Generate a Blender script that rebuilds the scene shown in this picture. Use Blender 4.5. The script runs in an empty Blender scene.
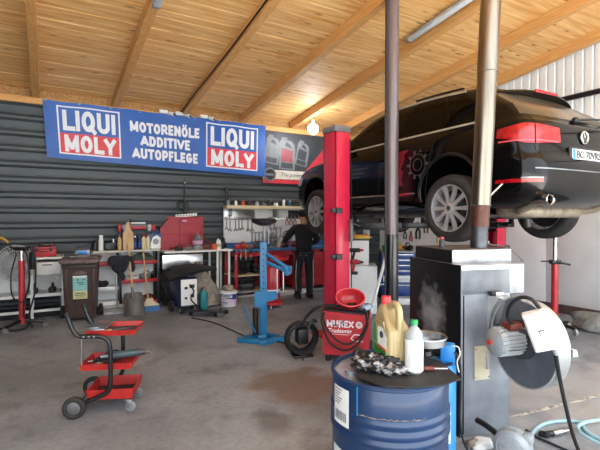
import bpy, bmesh, math, random
from mathutils import Matrix, Vector, Euler
random.seed(7)
scn = bpy.context.scene
COL = scn.collection
R = math.radians

# ------------------------------------------------------------------ camera numbers
YAW, PITCH, FPX, EYE = R(30.5), math.atan(7/433), 433.0, 1.62
fw = Vector((math.sin(YAW)*math.cos(PITCH), math.cos(YAW)*math.cos(PITCH), -math.sin(PITCH)))
rt = Vector((math.cos(YAW), -math.sin(YAW), 0)); up = rt.cross(fw)
def spot(px, py, X=None, Y=None, Z=None, d=None):
    """real position of a point seen in the photo, on a known wall, table or floor plane"""
    v = fw + rt*((px-300)/FPX) + up*((225-py)/FPX)
    if X is not None: t = X/v.x
    elif Y is not None: t = Y/v.y
    elif Z is not None: t = (Z-EYE)/v.z
    else: t = d
    return Vector((v.x*t, v.y*t, v.z*t+EYE))
CAMROT = -YAW

# ------------------------------------------------------------------ materials
def lin(h):
    h = h.lstrip('#'); c = [int(h[i:i+2], 16)/255 for i in (0, 2, 4)]
    return tuple((x/12.92 if x <= .04045 else ((x+.055)/1.055)**2.4) for x in c)+(1,)
MATS = {}
def mk(name, hexc, rough=.5, metal=0, var=.12, scale=6, bump=0, hex2=None, spec=.5, coat=0, emit=None, estr=0, trans=0, alpha=1, stretch=(1,1,1), detail=4, lo=.35, hi=.65):
    m = bpy.data.materials.new(name); m.use_nodes = True
    nt = m.node_tree; b = nt.nodes['Principled BSDF']
    c = lin(hexc)
    c2 = lin(hex2) if hex2 else tuple(min(1, x*(1-2*var)) for x in c[:3])+(1,)
    tc = nt.nodes.new('ShaderNodeTexCoord'); mp = nt.nodes.new('ShaderNodeMapping')
    mp.inputs['Scale'].default_value = stretch
    nt.links.new(tc.outputs['Object'], mp.inputs['Vector'])
    nz = nt.nodes.new('ShaderNodeTexNoise'); nz.inputs['Scale'].default_value = scale; nz.inputs['Detail'].default_value = detail
    nt.links.new(mp.outputs['Vector'], nz.inputs['Vector'])
    rp = nt.nodes.new('ShaderNodeValToRGB')
    rp.color_ramp.elements[0].position = lo; rp.color_ramp.elements[1].position = hi
    rp.color_ramp.elements[0].color = c2; rp.color_ramp.elements[1].color = c
    nt.links.new(nz.outputs['Fac'], rp.inputs['Fac']); nt.links.new(rp.outputs['Color'], b.inputs['Base Color'])
    b.inputs['Roughness'].default_value = rough; b.inputs['Metallic'].default_value = metal
    b.inputs['Specular IOR Level'].default_value = spec
    if coat: b.inputs['Coat Weight'].default_value = coat; b.inputs['Coat Roughness'].default_value = .04
    if trans: b.inputs['Transmission Weight'].default_value = trans
    if alpha < 1: b.inputs['Alpha'].default_value = alpha
    if emit: b.inputs['Emission Color'].default_value = lin(emit); b.inputs['Emission Strength'].default_value = estr
    if bump:
        bp = nt.nodes.new('ShaderNodeBump'); bp.inputs['Strength'].default_value = bump; bp.inputs['Distance'].default_value = .01
        nt.links.new(nz.outputs['Fac'], bp.inputs['Height']); nt.links.new(bp.outputs['Normal'], b.inputs['Normal'])
    MATS[name] = m
    return m

mk('white_paint', '#dfe1df', .45, var=.05); mk('white_plastic', '#e6e7e4', .4, var=.04); mk('offwhite', '#cfcbbd', .6)
mk('black_plastic', '#15161a', .45, var=.2); mk('black_rubber', '#1c1c1d', .75, var=.2, bump=.2); mk('black_metal', '#17181b', .35, var=.2)
mk('dark_grey', '#3b3d40', .5); mk('mid_grey', '#77797b', .5); mk('light_grey', '#a9acad', .5)
mk('red_paint', '#b3212b', .38, var=.1, coat=.2); mk('red_plastic', '#b3202b', .45, var=.1); mk('red_case', '#a22836', .5, var=.12, scale=9)
mk('lift_red', '#d8264a', .35, var=.05, coat=.3); mk('cart_red', '#b52621', .45, var=.15, scale=14)
mk('trim_bright', '#d3cab8', .3, .3); mk('blue_paint', '#146c9c', .4, var=.1); mk('blue_bench', '#2f6c9f', .5, var=.2); mk('blue_drum', '#143358', .4, var=.2, scale=5, hex2='#0f2748', coat=.15)
mk('bright_blue', '#2382d2', .4, var=.08); mk('navy', '#15234d', .4); mk('blue_box', '#184287', .42); mk('brush_blue', '#4a76ad', .85)
mk('steel', '#b9bcbe', .3, 1, var=.12, scale=10); mk('chrome', '#d8d8d6', .12, 1, var=.05); mk('steel_dull', '#8f9294', .45, .9, var=.2)
mk('pink_red', '#d9505c', .4); mk('plastic_wrap', '#aebcc9', .25, .1, hex2='#6f86a0', scale=20, bump=.4); mk('rust_liner', '#4a2f27', .8, var=.3, scale=16); mk('grinder_green', '#3f5257', .5); mk('steel_light', '#c3c6c8', .4, .3); mk('alu_rim', '#c6c6c8', .35, .55, var=.1); mk('stainless', '#cfd1d2', .28, 1, var=.1, scale=4, stretch=(1, 1, 8))
mk('flue_steel', '#93897a', .3, 1, var=.2, scale=7, stretch=(4, 4, .25)); mk('flue_dark', '#5d6065', .42, .8, var=.25, scale=8)
mk('flue_rust', '#5c3a31', .5, .5, var=.25, scale=16)
mk('brown_bin', '#3d2823', .55, var=.15, scale=10); mk('bin_lid', '#6f5c58', .65, var=.25, scale=14)
mk('wood_light', '#c9a878', .6, var=.15, scale=5, stretch=(8, 8, 1)); mk('wood_plank', '#d9caa6', .6, var=.12, scale=4, stretch=(1, 8, 8))
mk('beige_cloth', '#9b9184', .9, var=.2, scale=14, bump=.6); mk('cloth_dark', '#22242a', .9, var=.2, bump=.3)
mk('green_cloth', '#4d5b53', .9, var=.3, scale=16, bump=.6); mk('teal', '#2d8b93', .4); mk('yellow', '#d8a72e', .45); mk('orange', '#cf5a28', .5)
mk('gold_plastic', '#a6966f', .38, .25, var=.06, scale=3); mk('green_label', '#2c8a3f', .45); mk('cap_green', '#1f9d57', .4); mk('cap_red', '#d23a3c', .4)
mk('pipe_brown', '#6b5f60', .33, .25, var=.12, scale=5, stretch=(5, 5, .3), coat=.3); mk('pipe_black', '#131418', .3, .1, coat=.3)
mk('car_paint', '#090808', .14, var=.1, spec=.18, coat=.15); mk('car_trim', '#0c0c0d', .4); mk('tyre', '#2d2b2a', .8, var=.2, bump=.2)
mk('tail_red', '#b00f1c', .2, var=.25, scale=20, coat=.25, emit='#d11a26', estr=.0); mk('tail_dark', '#8f101b', .15, coat=.8)
mk('muffler', '#a99c87', .5, .4, var=.25, scale=9); mk('wheel_well', '#141313', .8); mk('seat_beige', '#b7a27c', .7)
mk('decal_red', '#7d1220', .3, coat=.5); mk('decal_grey', '#4b494b', .35)
mk('furnace_black', '#131417', .45, .2, var=.3, scale=3); mk('furnace_grey', '#8b9097', .42, .3, var=.15, scale=6, hex2='#777c84')
mk('furnace_light', '#b4b8bc', .4, .4, var=.2, scale=7); mk('blower_grey', '#666d76', .45, .2, var=.15); mk('blower_white', '#c7cacb', .3, .5, var=.12)
mk('motor_grey', '#a6abae', .45, .3); mk('beige_plate', '#c5bda6', .55, var=.15)
mk('skin', '#b98467', .55, var=.06); mk('hair', '#17130f', .8); mk('jacket', '#15161b', .85, var=.2, bump=.2); mk('trousers', '#26272d', .85, var=.15); mk('stripe', '#b8b8b8', .7)
mk('banner_blue', '#1259b0', .45, var=.1, scale=3); mk('banner_white', '#dfe4ea', .55, var=.02); mk('banner_red', '#d3323f', .5, var=.04)
mk('poster_dark', '#33383d', .5, var=.12, scale=3); mk('poster_red', '#c8303f', .5); mk('poster_cream', '#cfcabe', .5); mk('poster_pink', '#8f3a42', .5); mk('poster_grey', '#6f7477', .5)
mk('paper', '#d9dad8', .7, var=.06); mk('label_ink', '#44464a', .7); mk('sticker_teal', '#7fb9b4', .55); mk('sticker_yellow', '#cbc98f', .55); mk('pink', '#d9a7c4', .5); mk('lilac', '#cfc5d6', .5)
mk('hose_blue', '#9cc4cf', .4, var=.05); mk('sack', '#8f918f', .85, var=.2, bump=.5, scale=12)
mk('rag', '#b5b3b2', .45, .2, hex2='#101012', scale=24, bump=.6, lo=.50, hi=.66)
mk('mat_black', '#202123', .7, var=.3, scale=12, bump=.3); mk('tin_light', '#aab2ba', .35, .7, var=.25, scale=9)
mk('lamp', '#ffffff', .4, emit='#f4f8ff', estr=14); mk('tube_off', '#c9d2da', .3, var=.03)
mk('pegboard', '#d6d8d7', .5, var=.05); mk('brownred', '#6a2a1f', .5); mk('clearish', '#b9c2c6', .12, var=.1, trans=.75, spec=.5)
mk('liquid_clear', '#d7dcdf', .15, var=.05, trans=.6); mk('brake_steel', '#5c5a58', .5, .8)
mk('osb', '#b98f57', .7, var=.25, scale=30, hex2='#8c6334', bump=.3, detail=8); mk('beam_wood', '#d6a365', .6, var=.12, scale=5, hex2='#c48d4d', stretch=(10, .6, 10))
mk('outside_ground', '#b9b7b2', .8, var=.08); mk('corrugated', '#e6e9ea', .45, .1, var=.03); mk('panel_white', '#e6e9e9', .42, var=.05, scale=2)
mk('skirting', '#54423d', .6)

def glass(name, tint, mixf, rough=.02):
    m = bpy.data.materials.new(name); m.use_nodes = True; nt = m.node_tree; nt.nodes.clear()
    o = nt.nodes.new('ShaderNodeOutputMaterial'); mx = nt.nodes.new('ShaderNodeMixShader'); t = nt.nodes.new('ShaderNodeBsdfTransparent')
    g = nt.nodes.new('ShaderNodeBsdfGlossy'); fr = nt.nodes.new('ShaderNodeFresnel'); fr.inputs['IOR'].default_value = mixf
    t.inputs['Color'].default_value = lin(tint); g.inputs['Roughness'].default_value = rough
    nt.links.new(fr.outputs[0], mx.inputs[0]); nt.links.new(t.outputs[0], mx.inputs[1]); nt.links.new(g.outputs[0], mx.inputs[2]); nt.links.new(mx.outputs[0], o.inputs[0])
    MATS[name] = m
glass('glass_tint', '#8b8c86', 1.4); glass('glass_dark', '#1d1b19', 1.3); glass('plastic_clear', '#d8dcdd', 1.35, .08)

def wood_ceiling():
    m = mk('ceiling_planks', '#d2a264', .6); nt = m.node_tree; b = nt.nodes['Principled BSDF']
    for l in list(b.inputs['Base Color'].links): nt.links.remove(l)
    N, L = nt.nodes.new, nt.links.new
    tc = N('ShaderNodeTexCoord'); sp = N('ShaderNodeSeparateXYZ'); L(tc.outputs['Object'], sp.inputs[0])
    dv = N('ShaderNodeMath'); dv.operation = 'DIVIDE'; dv.inputs[1].default_value = .15; L(sp.outputs['Y'], dv.inputs[0])
    fl = N('ShaderNodeMath'); fl.operation = 'FLOOR'; L(dv.outputs[0], fl.inputs[0])
    wn = N('ShaderNodeTexWhiteNoise'); wn.noise_dimensions = '1D'; L(fl.outputs[0], wn.inputs['W'])
    cb = N('ShaderNodeCombineXYZ'); mx = N('ShaderNodeMath'); mx.operation = 'MULTIPLY_ADD'; mx.inputs[1].default_value = 7.0
    L(fl.outputs[0], mx.inputs[0]); L(sp.outputs['X'], mx.inputs[2]); L(mx.outputs[0], cb.inputs[0]); L(sp.outputs['Y'], cb.inputs[1])
    mp = N('ShaderNodeMapping'); mp.inputs['Scale'].default_value = (.55, 7, 1); L(cb.outputs[0], mp.inputs[0])
    nz = N('ShaderNodeTexNoise'); nz.inputs['Scale'].default_value = 2.2; nz.inputs['Detail'].default_value = 6; L(mp.outputs[0], nz.inputs['Vector'])
    rp = N('ShaderNodeValToRGB'); e = rp.color_ramp.elements; e[0].position = .3; e[0].color = lin('#d3954c'); e[1].position = .68; e[1].color = lin('#f8d093')
    L(nz.outputs['Fac'], rp.inputs[0])
    mp2 = N('ShaderNodeMapping'); mp2.inputs['Scale'].default_value = (2.2, 8, 1); L(cb.outputs[0], mp2.inputs[0])
    vo = N('ShaderNodeTexVoronoi'); vo.inputs['Scale'].default_value = 1.0; L(mp2.outputs[0], vo.inputs['Vector'])
    kr = N('ShaderNodeValToRGB'); k = kr.color_ramp.elements; k[0].position = .05; k[0].color = (.16, .07, .03, 1); k[1].position = .2; k[1].color = (1, 1, 1, 1); L(vo.outputs['Distance'], kr.inputs[0])
    m1 = N('ShaderNodeMix'); m1.data_type = 'RGBA'; m1.blend_type = 'MULTIPLY'; m1.inputs[0].default_value = .85
    L(rp.outputs[0], m1.inputs[6]); L(kr.outputs[0], m1.inputs[7])
    wr = N('ShaderNodeValToRGB'); w = wr.color_ramp.elements; w[0].color = (.9, .87, .82, 1); w[1].color = (1.0, 1.0, 1.0, 1); L(wn.outputs['Value'], wr.inputs[0])
    m2 = N('ShaderNodeMix'); m2.data_type = 'RGBA'; m2.blend_type = 'MULTIPLY'; m2.inputs[0].default_value = 1
    L(m1.outputs[2], m2.inputs[6]); L(wr.outputs[0], m2.inputs[7]); L(m2.outputs[2], b.inputs['Base Color'])
wood_ceiling()

def concrete():
    m = mk('concrete', '#8a8886', .62); nt = m.node_tree; b = nt.nodes['Principled BSDF']
    for l in list(b.inputs['Base Color'].links): nt.links.remove(l)
    N, L = nt.nodes.new, nt.links.new
    tc = N('ShaderNodeTexCoord')
    def noise(s, d, lo, hi, c0, c1):
        n = N('ShaderNodeTexNoise'); n.inputs['Scale'].default_value = s; n.inputs['Detail'].default_value = d; L(tc.outputs['Object'], n.inputs['Vector'])
        r = N('ShaderNodeValToRGB'); e = r.color_ramp.elements; e[0].position, e[1].position = lo, hi; e[0].color, e[1].color = c0, c1
        L(n.outputs['Fac'], r.inputs[0]); return r.outputs[0], n.outputs['Fac']
    def mul(a, bb, f=1, t='MULTIPLY'):
        x = N('ShaderNodeMix'); x.data_type = 'RGBA'; x.blend_type = t
        if isinstance(f, float) or isinstance(f, int): x.inputs[0].default_value = f
        else: L(f, x.inputs[0])
        L(a, x.inputs[6])
        if isinstance(bb, tuple): x.inputs[7].default_value = bb
        else: L(bb, x.inputs[7])
        return x.outputs[2]
    base, _ = noise(1.1, 6, .3, .7, lin('#72777d'), lin('#94999f'))
    spk, f2 = noise(22, 8, .3, .7, (.82, .82, .82, 1), (1.08, 1.08, 1.08, 1))
    oil, _ = noise(2.6, 5, .36, .46, (.62, .6, .6, 1), (1, 1, 1, 1))
    c = mul(mul(base, spk), oil, .7)
    # rust coloured dirt worn into the floor between the lift post and the drum
    def blob(x, y, rx, ry, edge):
        mp = N('ShaderNodeMapping'); mp.vector_type = 'POINT'; mp.inputs['Location'].default_value = (-x/rx, -y/ry, 0); mp.inputs['Scale'].default_value = (1/rx, 1/ry, 0)
        L(tc.outputs['Object'], mp.inputs[0]); ln = N('ShaderNodeVectorMath'); ln.operation = 'LENGTH'; L(mp.outputs[0], ln.inputs[0])
        n = N('ShaderNodeTexNoise'); n.inputs['Scale'].default_value = 3; n.inputs['Detail'].default_value = 6; L(tc.outputs['Object'], n.inputs['Vector'])
        a = N('ShaderNodeMath'); a.operation = 'MULTIPLY_ADD'; a.inputs[1].default_value = .9; L(n.outputs['Fac'], a.inputs[0]); L(ln.outputs['Value'], a.inputs[2])
        r = N('ShaderNodeValToRGB'); e = r.color_ramp.elements; e[0].position = edge; e[0].color = (1, 1, 1, 1); e[1].position = edge+.6; e[1].color = (0, 0, 0, 1); L(a.outputs[0], r.inputs[0])
        return r.outputs[0]
    b1 = blob(2.1, 3.6, .9, 1.3, .75)
    s1 = N('ShaderNodeMath'); s1.operation = 'MULTIPLY'; s1.inputs[1].default_value = .8; L(b1, s1.inputs[0])
    c = mul(c, lin('#6a5648'), s1.outputs[0], 'MIX')
    b2 = blob(1.55, 3.05, .35, .5, .7)
    s2 = N('ShaderNodeMath'); s2.operation = 'MULTIPLY'; s2.inputs[1].default_value = .6; L(b2, s2.inputs[0])
    c = mul(c, lin('#4d4540'), s2.outputs[0], 'MIX')
    b3 = blob(4.3, 2.2, 2.4, 2.2, .7)
    s3 = N('ShaderNodeMath'); s3.operation = 'MULTIPLY'; s3.inputs[1].default_value = .55; L(b3, s3.inputs[0])
    c = mul(c, lin('#b0aeab'), s3.outputs[0], 'MIX')
    L(c, b.inputs['Base Color'])
    bp = N('ShaderNodeBump'); bp.inputs['Strength'].default_value = .15; bp.inputs['Distance'].default_value = .01; L(f2, bp.inputs['Height']); L(bp.outputs[0], b.inputs['Normal'])
    b.inputs['Roughness'].default_value = .55
concrete()
mk('siding', '#424a4d', .5, .15, var=.1, scale=3, stretch=(.5, 1, 3))
mk('furnace_side', '#101114', .4, .2, hex2='#0c0d0f', var=.2)
def pale_patch_side():
    # black side of the furnace with a round pale patch
    m = MATS['furnace_side']; nt = m.node_tree; b = nt.nodes['Principled BSDF']; N, L = nt.nodes.new, nt.links.new
    for l in list(b.inputs['Base Color'].links): nt.links.remove(l)
    tc = N('ShaderNodeTexCoord'); mp = N('ShaderNodeMapping'); mp.inputs['Location'].default_value = (0, -.38/.24, -.84/.32); mp.inputs['Scale'].default_value = (0, 1/.24, 1/.32); L(tc.outputs['Object'], mp.inputs[0])
    ln = N('ShaderNodeVectorMath'); ln.operation = 'LENGTH'; L(mp.outputs[0], ln.inputs[0])
    n = N('ShaderNodeTexNoise'); n.inputs['Scale'].default_value = 9; n.inputs['Detail'].default_value = 8; L(tc.outputs['Object'], n.inputs['Vector'])
    a = N('ShaderNodeMath'); a.operation = 'MULTIPLY_ADD'; a.inputs[1].default_value = 1.5; L(n.outputs['Fac'], a.inputs[0]); L(ln.outputs['Value'], a.inputs[2])
    r = N('ShaderNodeValToRGB'); e = r.color_ramp.elements; e[0].position = .85; e[0].color = lin('#9a9da1'); e[1].position = 1.0; e[1].color = lin('#0f1013')
    sc = N('ShaderNodeMath'); sc.operation = 'MULTIPLY'; sc.inputs[1].default_value = .62; L(a.outputs[0], sc.inputs[0]); L(sc.outputs[0], r.inputs[0]); L(r.outputs[0], b.inputs['Base Color'])
    e[0].position = .55
pale_patch_side()
M = MATS

# ------------------------------------------------------------------ mesh building
def cr(p0, p1, p2, p3, t):
    return .5*((2*p1)+(-p0+p2)*t+(2*p0-5*p1+4*p2-p3)*t*t+(-p0+3*p1-3*p2+p3)*t*t*t)
def smooth_path(pts, n=6):
    P = [Vector(p) for p in pts]; out = []
    for i in range(len(P)-1):
        a, b, c, d = P[max(i-1, 0)], P[i], P[i+1], P[min(i+2, len(P)-1)]
        for k in range(n): out.append(cr(a, b, c, d, k/n))
    out.append(P[-1]); return out
class MB:
    def __init__(s): s.v, s.f, s.m = [], [], []
    def add(s, vs, fs, mi=0, mat=None):
        o = len(s.v); s.v += [tuple(mat @ Vector(v)) if mat else tuple(v) for v in vs]
        s.f += [tuple(i+o for i in f) for f in fs]; s.m += [mi]*len(fs); return s
    def box(s, c, d, rot=(0, 0, 0), bev=0, mi=0, seg=2, taper=None):
        bm = bmesh.new(); bmesh.ops.create_cube(bm, size=1)
        for v in bm.verts:
            k = 1 if not taper or v.co.z < 0 else taper
            v.co = Vector((v.co.x*d[0]*k, v.co.y*d[1]*k, v.co.z*d[2]))
        if bev: bmesh.ops.bevel(bm, geom=bm.edges[:], offset=min(bev, min(d)*.45), segments=seg, profile=.5, affect='EDGES')
        bm.verts.index_update()
        s.add([v.co for v in bm.verts], [[v.index for v in f.verts] for f in bm.faces], mi, Matrix.Translation(c) @ Euler(rot).to_matrix().to_4x4()); bm.free(); return s
    def cyl(s, a, b, r, r2=None, n=16, mi=0):
        a, b = Vector(a), Vector(b); r2 = r if r2 is None else r2
        q = (b-a).to_track_quat('Z', 'Y').to_matrix(); vs = []
        for p, rr in ((a, r), (b, r2)):
            for i in range(n): vs.append(p+q @ Vector((math.cos(2*math.pi*i/n)*rr, math.sin(2*math.pi*i/n)*rr, 0)))
        fs = [(i, (i+1) % n, n+(i+1) % n, n+i) for i in range(n)]+[tuple(range(n-1, -1, -1)), tuple(range(n, 2*n))]
        return s.add(vs, fs, mi)
    def tube(s, pts, r, n=8, mi=0, smooth=0, closed=False):
        P = smooth_path(pts, smooth) if smooth else [Vector(p) for p in pts]
        vs, fs = [], []; prev = None; L = len(P)
        for i, p in enumerate(P):
            t = (P[min(i+1, L-1)]-P[max(i-1, 0)])
            if closed: t = P[(i+1) % L]-P[i-1]
            t.normalize()
            if prev is None:
                x = t.orthogonal().normalized()
            else:
                x = (prev-t*prev.dot(t)); x = x.normalized() if x.length > 1e-6 else t.orthogonal().normalized()
            prev = x; y = t.cross(x)
            for k in range(n):
                a = 2*math.pi*k/n; vs.append(p+(x*math.cos(a)+y*math.sin(a))*r)
        for i in range(L if closed else L-1):
            j = (i+1) % L
            for k in range(n): fs.append((i*n+k, i*n+(k+1) % n, j*n+(k+1) % n, j*n+k))
        if not closed: fs += [tuple(range(n-1, -1, -1)), tuple((L-1)*n+k for k in range(n))]
        return s.add(vs, fs, mi)
    def lathe(s, prof, c=(0, 0, 0), rot=(0, 0, 0), n=28, mi=0, sc=(1, 1, 1)):
        vs, fs = [], []; idx = []
        for r, z in prof:
            if r < 1e-5: idx.append([len(vs)]); vs.append((0, 0, z))
            else:
                idx.append([len(vs)+i for i in range(n)])
                vs += [(math.cos(2*math.pi*i/n)*r*sc[0], math.sin(2*math.pi*i/n)*r*sc[1], z) for i in range(n)]
        for a, b in zip(idx, idx[1:]):
            for i in range(n):
                j = (i+1) % n
                if len(a) == 1 and len(b) == 1: continue
                if len(a) == 1: fs.append((a[0], b[i], b[j]))
                elif len(b) == 1: fs.append((a[i], a[j], b[0]))
                else: fs.append((a[i], a[j], b[j], b[i]))
        return s.add(vs, fs, mi, Matrix.Translation(c) @ Euler(rot).to_matrix().to_4x4())
    def ball(s, c, r, n=14, mi=0, rot=(0, 0, 0)):
        if not hasattr(r, '__len__'): r = (r, r, r)
        k = n//2+1
        o = len(s.v)
        prof = [(math.sin(math.pi*i/k), -math.cos(math.pi*i/k)) for i in range(k+1)]; prof[0] = (0, -1); prof[-1] = (0, 1)
        t = MB().lathe(prof, n=n); Mx = Matrix.Translation(c) @ Euler(rot).to_matrix().to_4x4() @ Matrix.Diagonal((*r, 1))
        return s.add(t.v, t.f, mi, Mx)
    def prism(s, poly, y0, y1, mi=0, mat=None):
        """outline in x,z pushed from y0 to y1"""
        n = len(poly); vs = [(x, y0, z) for x, z in poly]+[(x, y1, z) for x, z in poly]
        fs = [tuple(range(n)), tuple(range(2*n-1, n-1, -1))]+[(i, n+i, n+(i+1) % n, (i+1) % n) for i in range(n)]
        return s.add(vs, fs, mi, mat)
    def torus(s, c, RR, r, rot=(0, 0, 0), n=28, k=8, mi=0):
        pts = [(math.cos(2*math.pi*i/n)*RR, math.sin(2*math.pi*i/n)*RR, 0) for i in range(n)]
        t = MB().tube(pts, r, k, closed=True); return s.add(t.v, t.f, mi, Matrix.Translation(c) @ Euler(rot).to_matrix().to_4x4())
    def build(s, name, mats, parent=None, loc=None, rotz=0, angle=38, noshade=False):
        me = bpy.data.meshes.new(name); me.from_pydata(s.v, [], s.f)
        for m in (mats if isinstance(mats, (list, tuple)) else [mats]): me.materials.append(M[m])
        me.polygons.foreach_set('material_index', s.m)
        bm = bmesh.new(); bm.from_mesh(me); bmesh.ops.recalc_face_normals(bm, faces=bm.faces); bm.to_mesh(me); bm.free()
        return finish(name, me, parent, loc, rotz, angle)
def finish(name, me, parent=None, loc=None, rotz=0, angle=38):
    if len(me.polygons):
        me.polygons.foreach_set('use_smooth', [True]*len(me.polygons)); me.set_sharp_from_angle(angle=R(angle))
    o = bpy.data.objects.new(name, me); COL.objects.link(o)
    if parent: o.parent = parent
    if loc is not None: o.location = loc
    o.rotation_euler = (0, 0, rotz); return o
def tag(o, label, cat, group=None, kind=None):
    o['label'] = label; o['category'] = cat
    if group: o['group'] = group
    if kind: o['kind'] = kind
    return o
def thing(name, label, cat, loc=(0, 0, 0), rotz=0, group=None):
    o = bpy.data.objects.new(name, None); COL.objects.link(o); o.location = loc; o.rotation_euler = (0, 0, rotz); o.empty_display_size = .1
    return tag(o, label, cat, group)
def struct(o, label=None):
    o['kind'] = 'structure'
    if label: o['label'] = label
    return o
def dup(root, loc=None, rotz=None, label=None):
    r = root.copy(); COL.objects.link(r)
    if loc is not None: r.location = loc
    if rotz is not None: r.rotation_euler = (0, 0, rotz)
    if label: r['label'] = label
    for ch in list(root.children):
        c = ch.copy(); COL.objects.link(c); c.parent = r
        for g in list(ch.children):
            d = g.copy(); COL.objects.link(d); d.parent = c
    return r
def text(name, body, size, mat, parent, mtx, bold=0, ext=.002, width=None, align='CENTER', spacing=1.0, shear=0):
    """lettering facing local -Y, centred on the matrix origin; width = squeeze to this width"""
    cu = bpy.data.curves.new('t', 'FONT'); cu.body = body; cu.size = size; cu.align_x = align; cu.align_y = 'CENTER'; cu.extrude = ext; cu.offset = bold; cu.space_character = spacing; cu.shear = shear; cu.resolution_u = 4
    t = bpy.data.objects.new('t', cu); COL.objects.link(t); bpy.context.view_layer.update()
    me = bpy.data.meshes.new_from_object(t.evaluated_get(bpy.context.evaluated_depsgraph_get())); bpy.data.objects.remove(t)
    xs = [v.co.x for v in me.vertices]; k = 1
    if width: k = width/(max(xs)-min(xs))
    me.transform(mtx @ Euler((R(90), 0, 0)).to_matrix().to_4x4() @ Matrix.Diagonal((k, 1, 1, 1)))
    me.materials.clear(); me.materials.append(M[mat]); me.name = name
    o = bpy.data.objects.new(name, me); COL.objects.link(o); o.parent = parent; return o
T = Matrix.Translation
def evaluated(o, name, mats, parent=None, loc=None, rotz=0):
    bpy.context.view_layer.update()
    me = bpy.data.meshes.new_from_object(o.evaluated_get(bpy.context.evaluated_depsgraph_get()))
    bpy.data.objects.remove(o); me.materials.clear()
    for m in (mats if isinstance(mats, (list, tuple)) else [mats]): me.materials.append(M[m])
    return finish(name, me, parent, loc, rotz, 60)
def skin(name, verts, edges, radii, mat, parent, sub=1, root=0):
    me = bpy.data.meshes.new(name); me.from_pydata(verts, edges, []); o = bpy.data.objects.new(name, me); COL.objects.link(o)
    o.modifiers.new('s', 'SKIN'); sv = me.skin_vertices[0].data
    for i, r in enumerate(radii): sv[i].radius = r if hasattr(r, '__len__') else (r, r)
    sv[root].use_root = True
    sb = o.modifiers.new('u', 'SUBSURF'); sb.levels = sb.render_levels = sub
    return evaluated(o, name, mat, parent)

# block capitals drawn from thick strokes (for banner and machine lettering)
def arc(cx, cz, rx, rz, a0, a1, n=10): return [(cx+rx*math.cos(R(a0+(a1-a0)*i/n)), cz+rz*math.sin(R(a0+(a1-a0)*i/n))) for i in range(n+1)]
def glyphs(w):
    h = w/2; l, r_, b, t, m = h, .72-h, h, 1-h, .5; c = .36
    O = arc(c, .5, c-h, .5-h, 0, 360, 24)
    return {'L': (.58, [[(l, t), (l, b), (.58-h*.4, b)]]), 'I': (w+.0, [[(h, b), (h, t)]]), 'O': (.72, [O]), 'Ö': (.72, [O, [(.2, 1.13), (.24, 1.13)], [(.48, 1.13), (.52, 1.13)]]),
     'Q': (.74, [O, [(.44, .28), (.70, -.02)]]), 'U': (.70, [[(l, t), (l, .36)]+arc(.35, .36, .35-h, .36-h, 180, 360, 12)+[(.70-h, t)]]),
     'M': (.86, [[(l, b), (l, t), (.43, .22), (.86-h, t), (.86-h, b)]]), 'Y': (.70, [[(.06, t), (.35, .45), (.64, t)], [(.35, .45), (.35, b)]]),
     'T': (.62, [[(.02+h*.5, t), (.60-h*.5, t)], [(.31, t), (.31, b)]]), 'R': (.68, [[(l, b), (l, t), (.38, t)]+arc(.38, t-.22, .30-h, .22, 90, -90, 8)+[(l, t-.44)], [(.36, t-.44), (.62, b)]]),
     'E': (.56, [[(.56-h, t), (l, t), (l, b), (.56-h, b)], [(l, m), (.5-h, m)]]), 'N': (.72, [[(l, b), (l, t), (.72-h, b), (.72-h, t)]]),
     'A': (.74, [[(.05, b), (.37, t), (.69, b)], [(.17, .32), (.57, .32)]]), 'D': (.68, [[(l, b), (l, t), (.30, t)]+arc(.30, .5, .38-h, .5-h, 90, -90, 10)+[(l, b)]]),
     'V': (.72, [[(.05, t), (.36, b), (.67, t)]]), 'P': (.64, [[(l, b), (l, t), (.36, t)]+arc(.36, t-.24, .28-h, .24, 90, -90, 8)+[(l, t-.48)]]), 'F': (.54, [[(.54-h, t), (l, t), (l, b)], [(l, m), (.48-h, m)]]),
     'G': (.72, [arc(c, .5, c-h, .5-h, 45, 330, 20)+[(.72-h, .46), (.42, .46)]]), 'X': (.70, [[(.06, t), (.64, b)], [(.06, b), (.64, t)]]), ' ': (.3, [])}
def block_word(body, height, width, weight=.2, gap=.10, depth=0):
    """flat capitals centred on the origin in the x,z plane, facing -y"""
    G = glyphs(weight); x = 0; segs = []
    for ch in body:
        w, pl = G[ch]
        for poly in pl: segs.append([(x+a, b) for a, b in poly])
        x += w+gap
    tot = x-gap; kx = width/tot; m = MB(); h = weight/2
    for poly in segs:
        for (x0, z0), (x1, z1) in zip(poly, poly[1:]):
            L = math.hypot(x1-x0, z1-z0)
            if L < 1e-6: continue
            ux, uz = (x1-x0)/L, (z1-z0)/L; nx, nz = -uz*h, ux*h; n = max(1, int(L/.25)); ext = h if (ux == 0 or uz == 0) and L > .12 else h*.55
            x0e, z0e, x1e, z1e = x0-ux*ext*.98, z0-uz*ext*.98, x1+ux*ext*.98, z1+uz*ext*.98
            vs = []
            for i in range(n+1):
                cx, cz = x0e+(x1e-x0e)*i/n, z0e+(z1e-z0e)*i/n; vs += [(cx+nx, cz+nz), (cx-nx, cz-nz)]
            vs = [((a-tot/2)*kx, -depth, (min(max(b, 0 if b > -.01 else b), 1.25)-.5)*height) for a, b in vs]
            m.add(vs, [(2*i, 2*i+1, 2*i+3, 2*i+2) for i in range(n)])
    return m
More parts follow.
